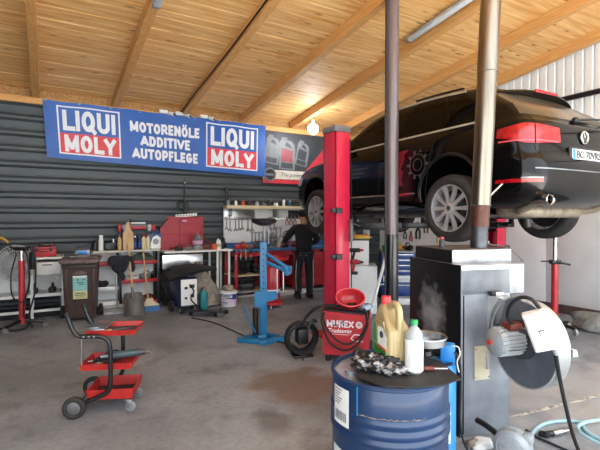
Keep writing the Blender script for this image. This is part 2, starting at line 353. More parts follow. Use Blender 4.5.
# ================================================================== SETTING
WB, XR, XL = 8.75, 7.6, -2.6
SL = math.tan(R(8)); ZW = 3.82
def roof(y): return ZW+(WB-y)*SL
fm = MB(); nx, ny = 1, 1
fm.add([(XL, -1.2, 0), (9.5, -1.2, 0), (9.5, WB+.1, 0), (XL, WB+.1, 0), (XL, -1.2, -.12), (9.5, -1.2, -.12), (9.5, WB+.1, -.12), (XL, WB+.1, -.12)],
       [(0, 1, 2, 3), (7, 6, 5, 4), (0, 4, 5, 1), (1, 5, 6, 2), (2, 6, 7, 3), (3, 7, 4, 0)])
struct(fm.build('floor', 'concrete'), 'stained grey concrete workshop floor')
gm = MB(); gm.box((4, -13, -.1), (60, 23.6, .12)); struct(gm.build('ground', 'outside_ground'), 'pale yard outside the open workshop front')
# saw-cut joint across the floor at right
a, b = spot(508, 417.5, Z=0), spot(640, 385, Z=0)
j = MB(); dv = (b-a).normalized(); nn = Vector((-dv.y, dv.x, 0))
pts = []
random.seed(3)
for i in range(15):
    q = a+(b-a)*i/14; wd = .012+random.random()*.018
    pts.append((q-nn*wd, q+nn*wd*.6))
vs = [p for pr in pts for p in (Vector((pr[0].x, pr[0].y, .002)), Vector((pr[1].x, pr[1].y, .002)), Vector((pr[0].x, pr[0].y, -.02)), Vector((pr[1].x, pr[1].y, -.02)))]
fs = []
for i in range(14):
    k = 4*i; fs += [(k, k+4, k+5, k+1), (k, k+2, k+6, k+4), (k+1, k+5, k+7, k+3), (k+2, k+3, k+7, k+6)]
fs += [(0, 1, 3, 2), (56, 58, 59, 57)]
j.add(vs, fs); mk('joint', '#6f665c', .8, var=.2, scale=20, hex2='#d0ccc4'); struct(j.build('trim_1', 'joint'), 'chipped joint running across the floor')

# back wall of horizontal dark sheet siding with real ribs
prof = []; z = 0; pitch = .262
while z < 3.56:
    prof += [(0, z), (0, z+.115), (-.036, z+.155), (-.036, z+.20), (-.004, z+.236), (.016, z+.242), (.016, z+.256)]; z += pitch
prof = [(y, min(z, 3.57)) for y, z in prof]+[(0, 3.57)]
w = MB(); n = len(prof)
vs = [(XL, WB+y, z) for y, z in prof]+[(XR+.05, WB+y, z) for y, z in prof]
w.add(vs, [(i, n+i, n+i+1, i+1) for i in range(n-1)])
w.box(((XL+XR)/2, WB+.09, 1.95), (XR-XL+.1, .1, 3.9))
struct(w.build('wall_back', 'siding', angle=20), 'dark grey horizontally ribbed metal back wall')
# plate and chipboard strips above the siding
b = MB(); b.box(((XL+XR)/2, WB-.03, 3.62), (XR-XL, .12, .11), bev=.004); struct(b.build('trim_2', 'beam_wood'), 'wooden wall plate along the top of the back wall')
b = MB(); b.box(((XL+XR)/2, WB+.02, 3.78), (XR-XL, .02, .22)); struct(b.build('trim_3', 'osb'), 'chipboard strip between the rafters above the wall plate')
# ceiling planks
YF = -1.0
c = MB(); y = WB+.05; random.seed(11)
while y > YF:
    y0 = y-.1415
    seams = [XL]+sorted(random.uniform(XL+.6, XR-.6) for _ in range(2))+[XR+.1]
    for xa, xb in zip(seams, seams[1:]):
        dz = random.uniform(-.003, .003); t0 = random.uniform(-.0015, .0015)
        c.add([(xa+.002, y0, roof(y0)+dz), (xb-.002, y0, roof(y0)+dz+t0), (xb-.002, y, roof(y)+dz), (xa+.002, y, roof(y)+dz+t0), (xa+.002, y0, roof(y0)+.03), (xb-.002, y0, roof(y0)+.03), (xb-.002, y, roof(y)+.03), (xa+.002, y, roof(y)+.03)],
              [(0, 1, 2, 3), (0, 4, 5, 1), (1, 5, 6, 2), (2, 6, 7, 3), (3, 7, 4, 0), (4, 7, 6, 5)])
    y -= .15
ceil = struct(c.build('ceiling', 'ceiling_planks'), 'ceiling of knotty pine planks')
c = MB(); c.add([(XL-.1, YF, roof(YF)+.032), (XR+.2, YF, roof(YF)+.032), (XR+.2, WB+.2, roof(WB+.2)+.032), (XL-.1, WB+.2, roof(WB+.2)+.032), (XL-.1, YF, roof(YF)+.08), (XR+.2, YF, roof(YF)+.08), (XR+.2, WB+.2, roof(WB+.2)+.08), (XL-.1, WB+.2, roof(WB+.2)+.08)],
              [(0, 1, 2, 3), (4, 7, 6, 5), (0, 4, 5, 1), (1, 5, 6, 2), (2, 6, 7, 3), (3, 7, 4, 0)])
o = c.build('light_seal_sheet', 'black_metal'); struct(o)  # unseen backing sheet added above the planks to seal out light
for i, x in enumerate((-1.4, -.12, 1.14, 2.42, 3.68, 4.92, 6.24, 7.47)):
    m = MB(); wd, dp = .11, .165
    ya, yb = WB-.02, YF
    m.add([(x+sx*wd/2, yy, roof(yy)-zz) for yy in (ya, yb) for sx, zz in ((-1, .0), (1, .0), (1, dp), (-1, dp))],
          [(0, 1, 2, 3), (7, 6, 5, 4), (0, 4, 5, 1), (1, 5, 6, 2), (2, 6, 7, 3), (3, 7, 4, 0)])
    struct(m.build('ceiling_beam', 'beam_wood', angle=30), 'sloping timber rafter under the plank ceiling')
# right wall: corrugated sheet above, flat white panels below, dark skirting
w = MB(); vs = []; y = -1.0; k = 0; prof = []
while y < WB+.1:
    prof += [(0, y), (0, y+.10), (.022, y+.115), (.022, y+.135)]; y += .15
n = len(prof)
vs = [(XR+dx, yy, .0) for dx, yy in prof]+[(XR+dx, yy, roof(yy)+.03) for dx, yy in prof]
w.add(vs, [(i, i+1, n+i+1, n+i) for i in range(n-1)]); w.box((XR+.1, 3.9, 2.0), (.1, 9.9, 4.0))
wr_ = struct(w.build('wall_right', 'corrugated', angle=20), 'white corrugated right wall')
y = -1.0
for yy0, yy1 in ((-1, 1.3), (1.31, 4.33), (4.34, 6.6), (6.61, WB-.03)):
    p = MB(); p.box((XR-.02, (yy0+yy1)/2, 1.32), (.035, yy1-yy0, 2.34), bev=.004); p.build('panel', 'panel_white', wr_)
p = MB(); p.box((XR-.03, 3.9, .075), (.05, 9.7, .15), bev=.004); struct(p.build('baseboard_right', 'skirting'), 'dark brown skirting along the right wall')
p = MB(); p.cyl((XR-.06, YF+.2, 3.62), (XR-.06, 6.0, 3.62), .045, n=10); struct(p.build('trim_4', 'black_metal'), 'black steel rail along the right wall')
# left wall and front wall beside the open door (behind the camera)
w = MB(); w.box((XL-.05, 4.6, 2.2), (.1, 8.5, 4.6)); struct(w.build('wall_left', 'siding'))
# ------------------------------------------------------------------ roof post (brown pipe, blackened below)
px, py = 3.66, 4.0
t = thing('support_pipe', 'tall brown steel pipe with blackened lower half beside the dark car', 'pipe', (px, py, 0))
MB().cyl((0, 0, .02), (0, 0, 1.42), .083, n=24).build('lower_sleeve', 'pipe_black', t)
MB().cyl((0, 0, 1.42), (.0, 0, roof(py)-.169), .08, n=24).build('pipe', 'pipe_brown', t)
MB().cyl((0, 0, 0), (0, 0, .02), .15, n=24).build('base_plate', 'black_metal', t)
cb = MB().tube([(-.1, -.0, .3), (-.098, 0, 1.5), (-.102, 0, 2.4), (-.1, 0, roof(py)-.2)], .011, smooth=3).build('cable', 'black_plastic', t)
# ------------------------------------------------------------------ lamps
bp = Vector((4.98, 7.75, 0)); 
t = thing('bulb_lamp', 'glowing white bulb lamp under a rafter by the dark poster', 'lamp', (4.98, 7.9, 3.53))
MB().ball((0, 0, 0), .115, 18).build('bulb', 'lamp', t); MB().cyl((0, 0, .08), (0, 0, .19), .03).build('socket', 'white_plastic', t)
MB().tube([(0, 0, .19), (0, .05, .24), (0, .3, .26), (0, .7, .2)], .008, smooth=4).build('wire', 'white_plastic', t)
ld = bpy.data.lights.new('bulb_light', 'POINT'); ld.energy = 22; ld.shadow_soft_size = .09; ld.color = (.93, .96, 1)
lo = bpy.data.objects.new('bulb_light', ld); COL.objects.link(lo); lo.location = (4.98, 7.83, 3.40)
def strip(x, y0, y1, off, label, side):
    a = Vector((x, y0, roof(y0)-off)); bq = Vector((x, y1, roof(y1)-off)); L = (bq-a).length
    t = thing('strip_light', label, 'lamp', a); rot = math.atan2(bq.z-a.z, 1) if 0 else math.atan2(-(bq.z-a.z), -(y1-y0))
    ang = math.atan2(bq.z-a.z, y1-y0)
    m = MB(); m.box((0, (y1-y0)/2, (bq.z-a.z)/2), (.10, L, .035), rot=(ang, 0, 0), bev=.006); m.build('housing', 'light_grey', t)
    m = MB(); m.box((0, (y1-y0)/2, (bq.z-a.z)/2-.032), (.085, L-.06, .04), rot=(ang, 0, 0), bev=.015); m.build('diffuser', 'tube_off', t)
    for f in (.02, .98): m = MB(); m.box((0, (y1-y0)*f, (bq.z-a.z)*f-.03), (.095, .04, .05), rot=(ang, 0, 0), bev=.008); m.build('end_cap', 'mid_grey', t)
strip(4.75, 4.85, 3.5, .05, 'unlit grey strip light on the ceiling above the car', 1)
strip(1.14, 5.25, 3.9, .2, 'unlit grey strip light under the rafter above the banner', 1)
# cable along a rafter down to the junction boxes and spotlights above the banner
m = MB().tube([(2.346, YF+.3, roof(YF)-.12), (2.345, 4, roof(4)-.1), (2.345, 6, roof(6)-.13), (2.345, 7.9, roof(7.9)-.1), (2.34, 8.56, roof(8.6)-.12), (2.335, 8.62, 3.70)], .012, smooth=8)
tag(m.build('power_cable', 'black_plastic'), 'black cable running down the rafter above the banner', 'cable')
sl = None
for px_, lab in ((166, 'small white spotlight above the banner, furthest left of the row'), (182, 'small white spotlight above the banner, beside the cable'), (206, 'small white spotlight above the banner, nearest its right end')):
    q = spot(px_, 117.5, Y=WB-.12); q.z = 3.685
    if sl is None:
        t = sl = thing('wall_spotlight', lab, 'spotlight', q, group='spotlights above the banner')
        MB().box((-.05, 0, .0), (.16, .07, .07), bev=.012).build('junction_box', 'white_plastic', t)
        b_ = MB().cyl((.06, 0, -.01), (.14, -.08, -.045), .03, .038).build('lamp_head', 'white_plastic', t)
        MB().cyl((.139, -.079, -.0445), (.143, -.083, -.0465), .032).build('lens', 'black_plastic', b_)
        MB().cyl((.03, 0, 0), (.07, 0, -.01), .012).build('bracket', 'mid_grey', t)
    else: dup(sl, q, None, lab)
# ------------------------------------------------------------------ blue banner
def banner():
    x0, x1, zt, zl, zr = -.02, 4.22, 3.66, 2.665, 2.535
    yb = WB-.11
    t = thing('banner', 'long blue advertising banner with white lettering hung along the back wall', 'banner', (x0, yb, zl))
    W = x1-x0; n, k = 60, 10; vs, fs = [], []
    def wav(u, v): return -.006*math.sin(u*46+v*3)*(.3+.7*math.sin(u*9)**2)+.012*math.sin(u*13+v*2)-.0
    def pos(u, v, off=0):
        zb = zl+(zr-zl)*u; top = zt-.012*math.sin(u*math.pi*6)**2
        return Vector((u*W+.06*(1-v)*(1-u)-.03*(1-v)*u, wav(u, v)-off, zb+(top-zb)*v-zl))
    for i in range(n+1):
        for q in range(k+1): vs.append(pos(i/n, q/k))
    for i in range(n):
        for q in range(k): fs.append((i*(k+1)+q, (i+1)*(k+1)+q, (i+1)*(k+1)+q+1, i*(k+1)+q+1))
    m = MB().add(vs, fs); o = m.build('cloth', 'banner_blue', t, angle=80)
    def onto(me, off):
        for v in me.vertices:
            u = v.co.x/W; vv = (v.co.z)/1.0
            p = pos(u, vv, off); v.co = p+Vector((0, v.co.y*.0, 0))
    def sheet(name, u0, u1, v0, v1, mat, off):
        m = MB(); vs, fs = [], []; a_, b_ = 22, 8
        for i in range(a_+1):
            for q in range(b_+1): vs.append(pos(u0+(u1-u0)*i/a_, v0+(v1-v0)*q/b_, off))
        for i in range(a_):
            for q in range(b_): fs.append((i*(b_+1)+q, (i+1)*(b_+1)+q, (i+1)*(b_+1)+q+1, i*(b_+1)+q+1))
        return m.add(vs, fs).build(name, mat, t, angle=80)
    def lettering(name, body, u, v, size, width, weight, mat='banner_white', off=.006):
        o = block_word(body, size, width, weight).build(name, mat, t, angle=80)
        for vt in o.data.vertices: vt.co.x += u*W; vt.co.z += v
        onto(o.data, off)
    for u0, u1 in ((.047, .288), (.678, .955)):
        v0, v1 = .09, .93
        e, ev = .006, .024
        # white frame as four bands
        sheet('logo_frame', u0, u0+e, v0, v1, 'banner_white', .004); sheet('logo_frame', u1-e, u1, v0, v1, 'banner_white', .004)
        sheet('logo_frame', u0, u1, v1-ev, v1, 'banner_white', .004); sheet('logo_frame', u0, u1, v0, v0+ev, 'banner_white', .004)
        sheet('logo_panel', u0+e, u1-e, v0+ev, .46, 'banner_red', .003)
        cx = (u0+u1)/2; w = (u1-u0)*W
        lettering('lettering', 'LIQUI', cx, .685, .36, w*.84, .22); lettering('lettering', 'MOLY', cx, .285, .30, w*.82, .24)
    lettering('lettering', 'MOTORENÖLE', .487, .70, .19, W*.315, .25); lettering('lettering', 'ADDITIVE', .487, .46, .19, W*.225, .25); lettering('lettering', 'AUTOPFLEGE', .487, .22, .19, W*.30, .25)
    for i in range(9):
        p = pos(.008+.984*i/8, .985, .004); MB().torus(p, .018, .005, rot=(R(90), 0, 0), n=12, k=6).build('eyelet', 'steel', t)
banner()
# ------------------------------------------------------------------ dark poster with red triangle
def poster():
    x0, x1, z0, z1 = 4.16, 6.75, 2.40, 3.56; yb = WB-.06
    t = thing('poster', 'dark advertising sheet with red triangle right of the blue banner', 'poster', (x0, yb, z0)); W, H = x1-x0, z1-z0
    MB().box((W/2, 0, H/2), (W, .012, H)).build('backing', 'poster_dark', t)
    MB().prism([(-0, .10), (1.75, .10), (1.75, .30), (0, .30)], -.010, -.006).build('cream_band', 'poster_cream', t)
    MB().prism([(0, .0), (W, .0), (W, .09), (0, .09)], -.010, -.006).build('red_band', 'poster_red', t)
    MB().prism([(1.1, .32), (2.35, .32), (1.82, 1.08)], -.012, -.006).build('red_triangle', 'poster_red', t)
    MB().prism([(1.5, .36), (1.78, .36), (1.7, .52), (1.62, .6), (1.55, .52)], -.015, -.012).build('pale_shape', 'poster_grey', t)
    m = MB(); m.torus((.17, -.012, .19), .135, .022, rot=(R(90), 0, 0), n=28, k=6); m.box((.17, -.014, .19), (.22, .008, .05)); m.build('emblem', 'poster_grey', t)
    MB().cyl((.17, -.006, .19), (.17, -.011, .19), .15, n=28).build('emblem_disc', 'black_plastic', t)
    text('lettering', 'The power of', .13, 'label_ink', t, T((.80, -.012, .205)), ext=.001, shear=.25)
    def can(cx, cz, s, mat, rot):
        m = MB(); mt = T((cx, 0, cz)) @ Euler((0, rot, 0)).to_matrix().to_4x4() @ Matrix.Diagonal((s, 1, s, 1))
        m.prism([(-.2, -.33), (.2, -.33), (.2, .12), (.17, .24), (.1, .31), (-.02, .33), (-.02, .38), (-.16, .38), (-.16, .33), (-.2, .28)], -.011, -.0065, 0, mt)
        m.prism([(-.15, -.16), (.13, -.16), (.13, .1), (-.15, .14)], -.013, -.011, 1, mt)
        m.prism([(-.08, .2), (.1, .15), (.05, .24), (-.04, .28)], -.013, -.011, 2, mt)
        m.prism([(-.15, -.3), (.15, -.3), (.15, -.18), (-.15, -.18)], -.013, -.011, 2, mt)
        m.build('oil_can_picture', ['poster_grey', mat, 'poster_dark'], t)
    can(.24, .73, .9, 'poster_grey', R(8)); can(1.02, .7, .82, 'poster_dark', R(12)); can(.62, .66, 1.02, 'poster_pink', R(3))
poster()
# ================================================================== CAR
CARX, CARY, CARZ = 5.132, 7.38, 1.452
car = thing('car', 'black estate car raised on the red lift', 'car', (CARX, CARY, CARZ), R(-1.9)); car.scale = (1.04, 1.04, 1.04)
RG = [  # z, sf, cf, sr, cr, w
 (.26, .50, .5, 4.50, .40, .80), (.31, .16, .6, 4.66, .42, .90), (.38, .06, .62, 4.75, .42, .945), (.48, .02, .62, 4.785, .42, .962), (.60, .0, .62, 4.80, .42, .970), (.70, .01, .62, 4.795, .42, .972),
 (.78, .03, .62, 4.76, .40, .970), (.88, .07, .64, 4.735, .38, .966), (.98, .16, .68, 4.725, .36, .955), (1.05, .42, .66, 4.71, .35, .940), (1.10, .85, .55, 4.69, .34, .920), (1.14, 1.15, .40, 4.645, .33, .902),
 (1.26, 1.38, .32, 4.55, .32, .868), (1.40, 1.66, .29, 4.41, .31, .825), (1.53, 1.95, .27, 4.27, .30, .775), (1.61, 2.18, .25, 4.18, .30, .725), (1.66, 2.42, .25, 4.09, .30, .65), (1.695, 2.72, .25, 3.95, .30, .50), (1.705, 3.0, .2, 3.8, .25, .30)]
FR = [(0, 0), (.35, .012), (.62, .05), (.82, .16), (.94, .42), (.985, 1.0)]
RE = [(.985, 1.0), (.965, .5), (.915, .22), (.80, .08), (.55, .025), (.28, .006), (0, 0)]
NS = 12
def ringpar(t):
    i = min(int(t), len(RG)-2); f = t-i; g = lambda k: RG[max(0, min(len(RG)-1, k))]
    return [cr(g(i-1)[c], g(i)[c], g(i+1)[c], g(i+2)[c], f) for c in range(6)]
def halfring(t):
    z, sf, cf, sr, crr, w = ringpar(t); P = []
    for x, s in FR: P.append((x*w, sf+s*cf))
    a, b = sf+cf, sr-crr
    for i in range(1, NS+1):
        f = i/(NS+1); P.append((w*(1-.015*(2*f-1)**2), a+(b-a)*f))
    for x, s in RE: P.append((x*w, sr-s*crr))
    def shear(s): return z+(.008*(s-2.4)/2 if z > .7 else 0)*min(1, (z-.7)/.3 if z > .7 else 0)-(max(0, s-2.9)**2*.05*max(0, min(1, (z-1.3)/.3)))
    return [(x, s, shear(s)) for x, s in P]
NP = 6+NS+7
_hr = {}
def surf(u, t, side=-1, off=0):
    def raw(u, t):
        k = round(t*512)
        if k not in _hr: _hr[k] = halfring(k/512)
        P = _hr[k]; i = max(0, min(int(u), NP-2)); f = u-i; g = lambda q: P[max(0, min(NP-1, q))]
        if u < 5 or u > NP-8: 
            pts = []
            for c in range(3): pts.append(cr(g(i-1)[c], g(i)[c], g(i+1)[c], g(i+2)[c], f))
        else: pts = [g(i)[c]*(1-f)+g(i+1)[c]*f for c in range(3)]
        return Vector((pts[0], -pts[1], pts[2]))
    p = raw(u, t)
    if off:
        e = .05; du = raw(min(u+e, NP-1), t)-raw(max(u-e, 0), t); dt = raw(u, min(t+e, len(RG)-1))-raw(u, max(t-e, 0))
        n = du.cross(dt)
        if n.length > 1e-9:
            n.normalize(); c = Vector((0, -2.5, .8))
            if n.dot(p-c) < 0: n = -n
            p = p+n*off
    return Vector((p.x*(1 if side > 0 else -1), p.y, p.z))
def t_of(z):
    lo, hi = 0, len(RG)-1
    for _ in range(30):
        m = (lo+hi)/2
        if ringpar(m)[0] < z: lo = m
        else: hi = m
    return lo
def u_of(s, t):
    lo, hi = 0, NP-1
    for _ in range(30):
        m = (lo+hi)/2
        if -surf(m, t).y < s: lo = m
        else: hi = m
    return lo
WIN = []   # (u0,u1,t0,t1) side window openings
TB, TR = 11.25, 15.1
for u0, u1 in ((6.2, 11.35), (11.6, 15.4), (15.65, 17.75)): WIN.append((u0, u1, TB, TR))
REARWIN = (20.4, 24.0, 11.35, 14.8); FRONTWIN = (0, 4.2, 11.3, 15.2)
def build_body():
    ts = []
    t = 0
    cuts = sorted({TB, TR, REARWIN[2], REARWIN[3], FRONTWIN[2], FRONTWIN[3]})
    base = [i/3 for i in range(0, (len(RG)-1)*3+1)]
    ts = sorted(set([b for b in base if all(abs(b-c) > .12 for c in cuts)]+cuts))
    ucuts = sorted({u for wv in WIN for u in wv[:2]} | {REARWIN[0], FRONTWIN[1]})
    ub = [i/2 for i in range(0, 13)]+list(range(7, 18))+[17+i/3 for i in range(0, 22)]
    us = sorted(set([float(b) for b in ub if all(abs(b-c) > .12 for c in ucuts)]+ucuts))
    us = [u for u in us if u <= 24]
    bm = bmesh.new(); rows = []
    for t in ts:
        L = [bm.verts.new(surf(u, t, -1)) for u in us]
        Rr = [L[0] if abs(u) < 1e-6 or abs(u-24) < 1e-6 and False else None for u in us]
        Rr = []
        for i, u in enumerate(us):
            Rr.append(L[i] if i in (0, len(us)-1) else bm.verts.new(surf(u, t, 1)))
        for v in (L[0], L[-1]): v.co.x = 0
        rows.append(L+Rr[-2:0:-1])
    n = len(rows[0]); K = len(us)
    def inwin(u, t):
        for a in WIN+[REARWIN, FRONTWIN]:
            if a[0]-1e-4 < u < a[1]+1e-4 and a[2] < t < a[3]: return True
        return False
    for r in range(len(ts)-1):
        tm = (ts[r]+ts[r+1])/2
        for i in range(n):
            j = (i+1) % n
            a = i if i < K else 2*(K-1)-i; b2 = j if j < K else 2*(K-1)-j
            if j == 0: b2 = 0
            um = (us[a]+us[b2])/2
            f = bm.faces.new((rows[r][i], rows[r][j], rows[r+1][j], rows[r+1][i])); f.material_index = 3 if inwin(um, tm) else (1 if tm < 1.4 else 0)
    f = bm.faces.new(rows[0][::-1]); f.material_index = 2
    f = bm.faces.new(rows[-1])
    bmesh.ops.recalc_face_normals(bm, faces=bm.faces)
    me = bpy.data.meshes.new('body'); bm.to_mesh(me); bm.free()
    for m in ('car_paint', 'car_trim', 'wheel_well', 'wheel_well'): me.materials.append(M[m])
    o = bpy.data.objects.new('bodytmp', me); COL.objects.link(o)
    cut = MB()
    for s in (.95, 3.83):
        for sx in (-1, 1): cut.cyl((sx*.56, -s, .415), (sx*1.3, -s, .415), .425, n=40)
    cm = bpy.data.meshes.new('cut'); cm.from_pydata(cut.v, [], cut.f); cm.materials.append(M['wheel_well'])
    for _ in range(2): cm.materials.append(M['wheel_well'])
    co = bpy.data.objects.new('cut', cm); COL.objects.link(co)
    cm.polygons.foreach_set('material_index', [2]*len(cm.polygons))
    bmm = bmesh.new(); bmm.from_mesh(cm); bmesh.ops.recalc_face_normals(bmm, faces=bmm.faces); bmm.to_mesh(cm); bmm.free()
    md = o.modifiers.new('b', 'BOOLEAN'); md.object = co; md.operation = 'DIFFERENCE'; md.solver = 'EXACT'
    bpy.context.view_layer.update()
    me2 = bpy.data.meshes.new_from_object(o.evaluated_get(bpy.context.evaluated_depsgraph_get()))
    bpy.data.objects.remove(o); bpy.data.objects.remove(co)
    bm = bmesh.new(); bm.from_mesh(me2); bmesh.ops.delete(bm, geom=[f for f in bm.faces if f.material_index == 3], context='FACES'); bm.to_mesh(me2); bm.free()
    me2.materials.clear()
    for m in ('car_paint', 'car_trim', 'wheel_well'): me2.materials.append(M[m])
    return finish('body', me2, car, None, 0, 32)
body = build_body()
def patch(name, mat, parent, u0, u1, t0, t1, off, side=-1, nu=14, nt=6, thick=.006, shape=None):
    """a panel following the body skin, with thickness"""
    m = MB(); vs = []
    for layer in (off, off-thick):
        for i in range(nu+1):
            for k in range(nt+1):
                a, b = i/nu, k/nt
                if shape: a, b = shape(a, b)
                vs.append(surf(u0+(u1-u0)*a, t0+(t1-t0)*b, side, layer))
    q = nt+1; N = (nu+1)*q; fs = []
    for i in range(nu):
        for k in range(nt):
            fs.append((i*q+k, (i+1)*q+k, (i+1)*q+k+1, i*q+k+1)); fs.append((N+i*q+k, N+i*q+k+1, N+(i+1)*q+k+1, N+(i+1)*q+k))
    for i in range(nu): fs += [(i*q, N+i*q, N+(i+1)*q, (i+1)*q), (i*q+nt, (i+1)*q+nt, N+(i+1)*q+nt, N+i*q+nt)]
    for k in range(nt): fs += [(k, k+1, N+k+1, N+k), (nu*q+k, N+nu*q+k, N+nu*q+k+1, nu*q+k+1)]
    return m.add(vs, fs).build(name, mat, parent, angle=50)
for sd in (-1, 1):
    for i, wv in enumerate(WIN):
        patch('side_window', 'glass_tint' if i == 0 else 'glass_dark', car, wv[0]-.05, wv[1]+.05, wv[2]-.04, wv[3]+.04, -.004, sd, thick=.004)
    us = [5.6+i*.25 for i in range(50)]; us = [u for u in us if u <= 17.95]
    lo_ = [surf(u, TB-.06, sd, .006) for u in us]; hi_ = [surf(u, TR+.04+.0*u, sd, .006) for u in us]
    MB().tube(lo_, .011, 6).build('window_trim', 'trim_bright', car); MB().tube(hi_, .011, 6).build('window_trim', 'trim_bright', car)
    # pillars between windows gloss black, roof rail
    rl = [surf(u, 16.35, sd, .02) for u in us if u > 7.4]
    MB().tube(rl, .014, 8).build('roof_rail', 'black_plastic', car)
    # wheel arch lips
    for s in (.95, 3.83):
        pts = []
        for k in range(25):
            a = R(-8+196*k/24); y, z = s-math.cos(a)*.445, .415+math.sin(a)*.445
            t = t_of(z); pts.append(surf(u_of(y, t), t, sd, .006))
        MB().tube(pts, .02, 8).build('wheel_arch', 'car_trim', car)
    # sill moulding with bright strip
    tz = t_of(.46)
    patch('side_moulding', 'car_trim', car, u_of(1.5, tz), u_of(3.28, tz), t_of(.37), t_of(.44), .012, sd)
    MB().tube([surf(u_of(1.5+1.78*i/14, tz), tz, sd, .008) for i in range(15)], .011, 6).build('door_strip', 'chrome', car)
    # door handles, mirror
    for s in (2.55, 3.4):
        t = t_of(.93); a, b = surf(u_of(s, t), t, sd, .03), surf(u_of(s+.2, t), t, sd, .03)
        MB().tube([surf(u_of(s, t), t, sd, .0), a, b, surf(u_of(s+.2, t), t, sd, .0)], .012, 8).build('door_handle', 'car_paint', car)
    q = surf(u_of(1.78, 11.4), 11.4, sd, .1)
    m = MB().ball(q, (.12, .07, .08), 14); m.cyl(q, surf(u_of(1.8, 11), 11, sd, -.02), .022); m.build('mirror', 'car_paint', car)
    # door gaps
    for s0, s1 in ((1.62, 1.5), (2.62, 2.66), (3.46, 3.6)):
        pts = [surf(u_of(s0+(s1-s0)*k/10, t_of(.36+.72*k/10)), t_of(.36+.72*k/10), sd, .0005) for k in range(11)]
        MB().tube(pts, .003, 5).build('door_seam', 'wheel_well', car)
    # tail lights wrap round the rear corner: quarter-panel half and tailgate half
    ta, tb = t_of(.865), t_of(1.055)
    def shp(a, b): return a, (b*(.45+.55*min(1, a*1.4)) + .3*(1-min(1, a*1.4)))
    lt = patch('tail_light', 'tail_red', car, 18.3, 20.95, ta, tb, .014, sd, 16, 6, .02, shp); 
    l2 = patch('tail_light', 'tail_red', car, 21.03, 22.45, ta, tb, .014, sd, 10, 6, .02, lambda a, b: (a, b*(1-.25*a)+.12*a))
    patch('light_band', 'tail_dark', lt, 18.5, 20.9, t_of(.97), t_of(.978), .016, sd, 12, 2, .004)
    patch('light_band', 'pink_red', lt, 18.45, 20.9, t_of(.885), t_of(.9), .0165, sd, 12, 2, .004)
    patch('light_band', 'pink_red', l2, 21.05, 22.3, t_of(.89), t_of(.903), .016, sd, 8, 2, .004)
    patch('reflector', 'tail_red', car, 18.2, 21.2, t_of(.50), t_of(.535), .008, sd, 12, 2, .008)
    patch('daylight_glint', 'steel_dull', car, 19.6, 21.2, t_of(.538), t_of(.55), .006, sd, 8, 2, .006)  # pale strip imitating daylight reflected along the red reflector, no real trim
    # headlights
    patch('headlight', 'alu_rim', car, 1.8, 4.4, t_of(.74), t_of(.88), .006, sd, 10, 4, .006)
    # tail pipes
    x = sd*.66
    m = MB(); m.lathe([(.0, -.02), (.040, -.02), (.040, .09), (.048, .10), (.052, .095), (.052, -.06), (.03, -.1)], (x, -4.70, .335), (R(90), 0, 0), 20, sc=(1.25, 1, 1)); m.build('tail_pipe', 'chrome', car)
    # seats seen through the front window
    for s in (2.45, 3.35):
        m = MB(); m.box((sd*.40, -s, .95), (.5, .16, .62), rot=(R(-14), 0, 0), bev=.06); m.box((sd*.40, -s-.09, 1.33), (.27, .10, .18), rot=(R(-8), 0, 0), bev=.04); m.box((sd*.4, -s+.25, .66), (.5, .5, .16), bev=.05)
        m.build('seat', 'seat_beige', car)
# rear window and windscreen (full width)
def fullpatch(name, mat, par, uedge, rear, t0, t1, off, nt=6, thick=.004, nu=9):
    m = MB(); line = []
    U = [uedge+((24 if rear else 0)-uedge)*i/nu for i in range(nu+1)]
    cols = [(u, -1) for u in U]+[(u, 1) for u in U[-2::-1]]
    vs = []
    for o_ in (off, off-thick):
        for u, s in cols:
            for k in range(nt+1):
                p = surf(u, t0+(t1-t0)*k/nt, s, o_)
                if abs(u-(24 if rear else 0)) < 1e-6: p.x = 0
                vs.append(p)
    q = nt+1; nc = len(cols); N = nc*q; fs = []
    for i in range(nc-1):
        for k in range(nt): fs += [(i*q+k, (i+1)*q+k, (i+1)*q+k+1, i*q+k+1), (N+i*q+k, N+i*q+k+1, N+(i+1)*q+k+1, N+(i+1)*q+k)]
    for i in range(nc-1): fs += [(i*q, N+i*q, N+(i+1)*q, (i+1)*q), (i*q+nt, (i+1)*q+nt, N+(i+1)*q+nt, N+i*q+nt)]
    for k in range(nt): fs += [(k, k+1, N+k+1, N+k), ((nc-1)*q+k, N+(nc-1)*q+k, N+(nc-1)*q+k+1, (nc-1)*q+k+1)]
    return m.add(vs, fs).build(name, mat, par, angle=50)
mk('dusty_glass', '#75695a', .3, var=.25, scale=3, hex2='#3a342c', coat=.5)
fullpatch('rear_window', 'dusty_glass', car, REARWIN[0]-.1, True, REARWIN[2]-.03, REARWIN[3]+.05, .003)
fullpatch('windscreen', 'glass_tint', car, FRONTWIN[1]+.05, False, FRONTWIN[2]-.04, FRONTWIN[3]+.04, -.003)
# spoiler over the rear window, with the brake light
m = MB(); vs = []; xs = [-.66+1.32*i/16 for i in range(17)]
for x in xs:
    e = (abs(x)/.66); zz = 1.542-.05*e**2.5; yy = -4.26+.10*e**2.5
    for dy, dz in ((.36, .028-.02*e), (.10, .03), (-.06, .012), (-.075, -.008), (-.02, -.02), (.36, -.012-.01*e)): vs.append((x, yy+dy, zz+dz))
fs = []
for i in range(16):
    for k in range(6): fs.append((i*6+k, i*6+(k+1) % 6, (i+1)*6+(k+1) % 6, (i+1)*6+k))
fs += [tuple(range(6)), tuple(16*6+5-k for k in range(6))]
sp = m.add(vs, fs).build('spoiler', 'car_paint', car, angle=30)
m = MB(); m.box((0, -4.335, 1.545), (.40, .02, .030), bev=.006); m.build('brake_light', 'tail_red', sp)
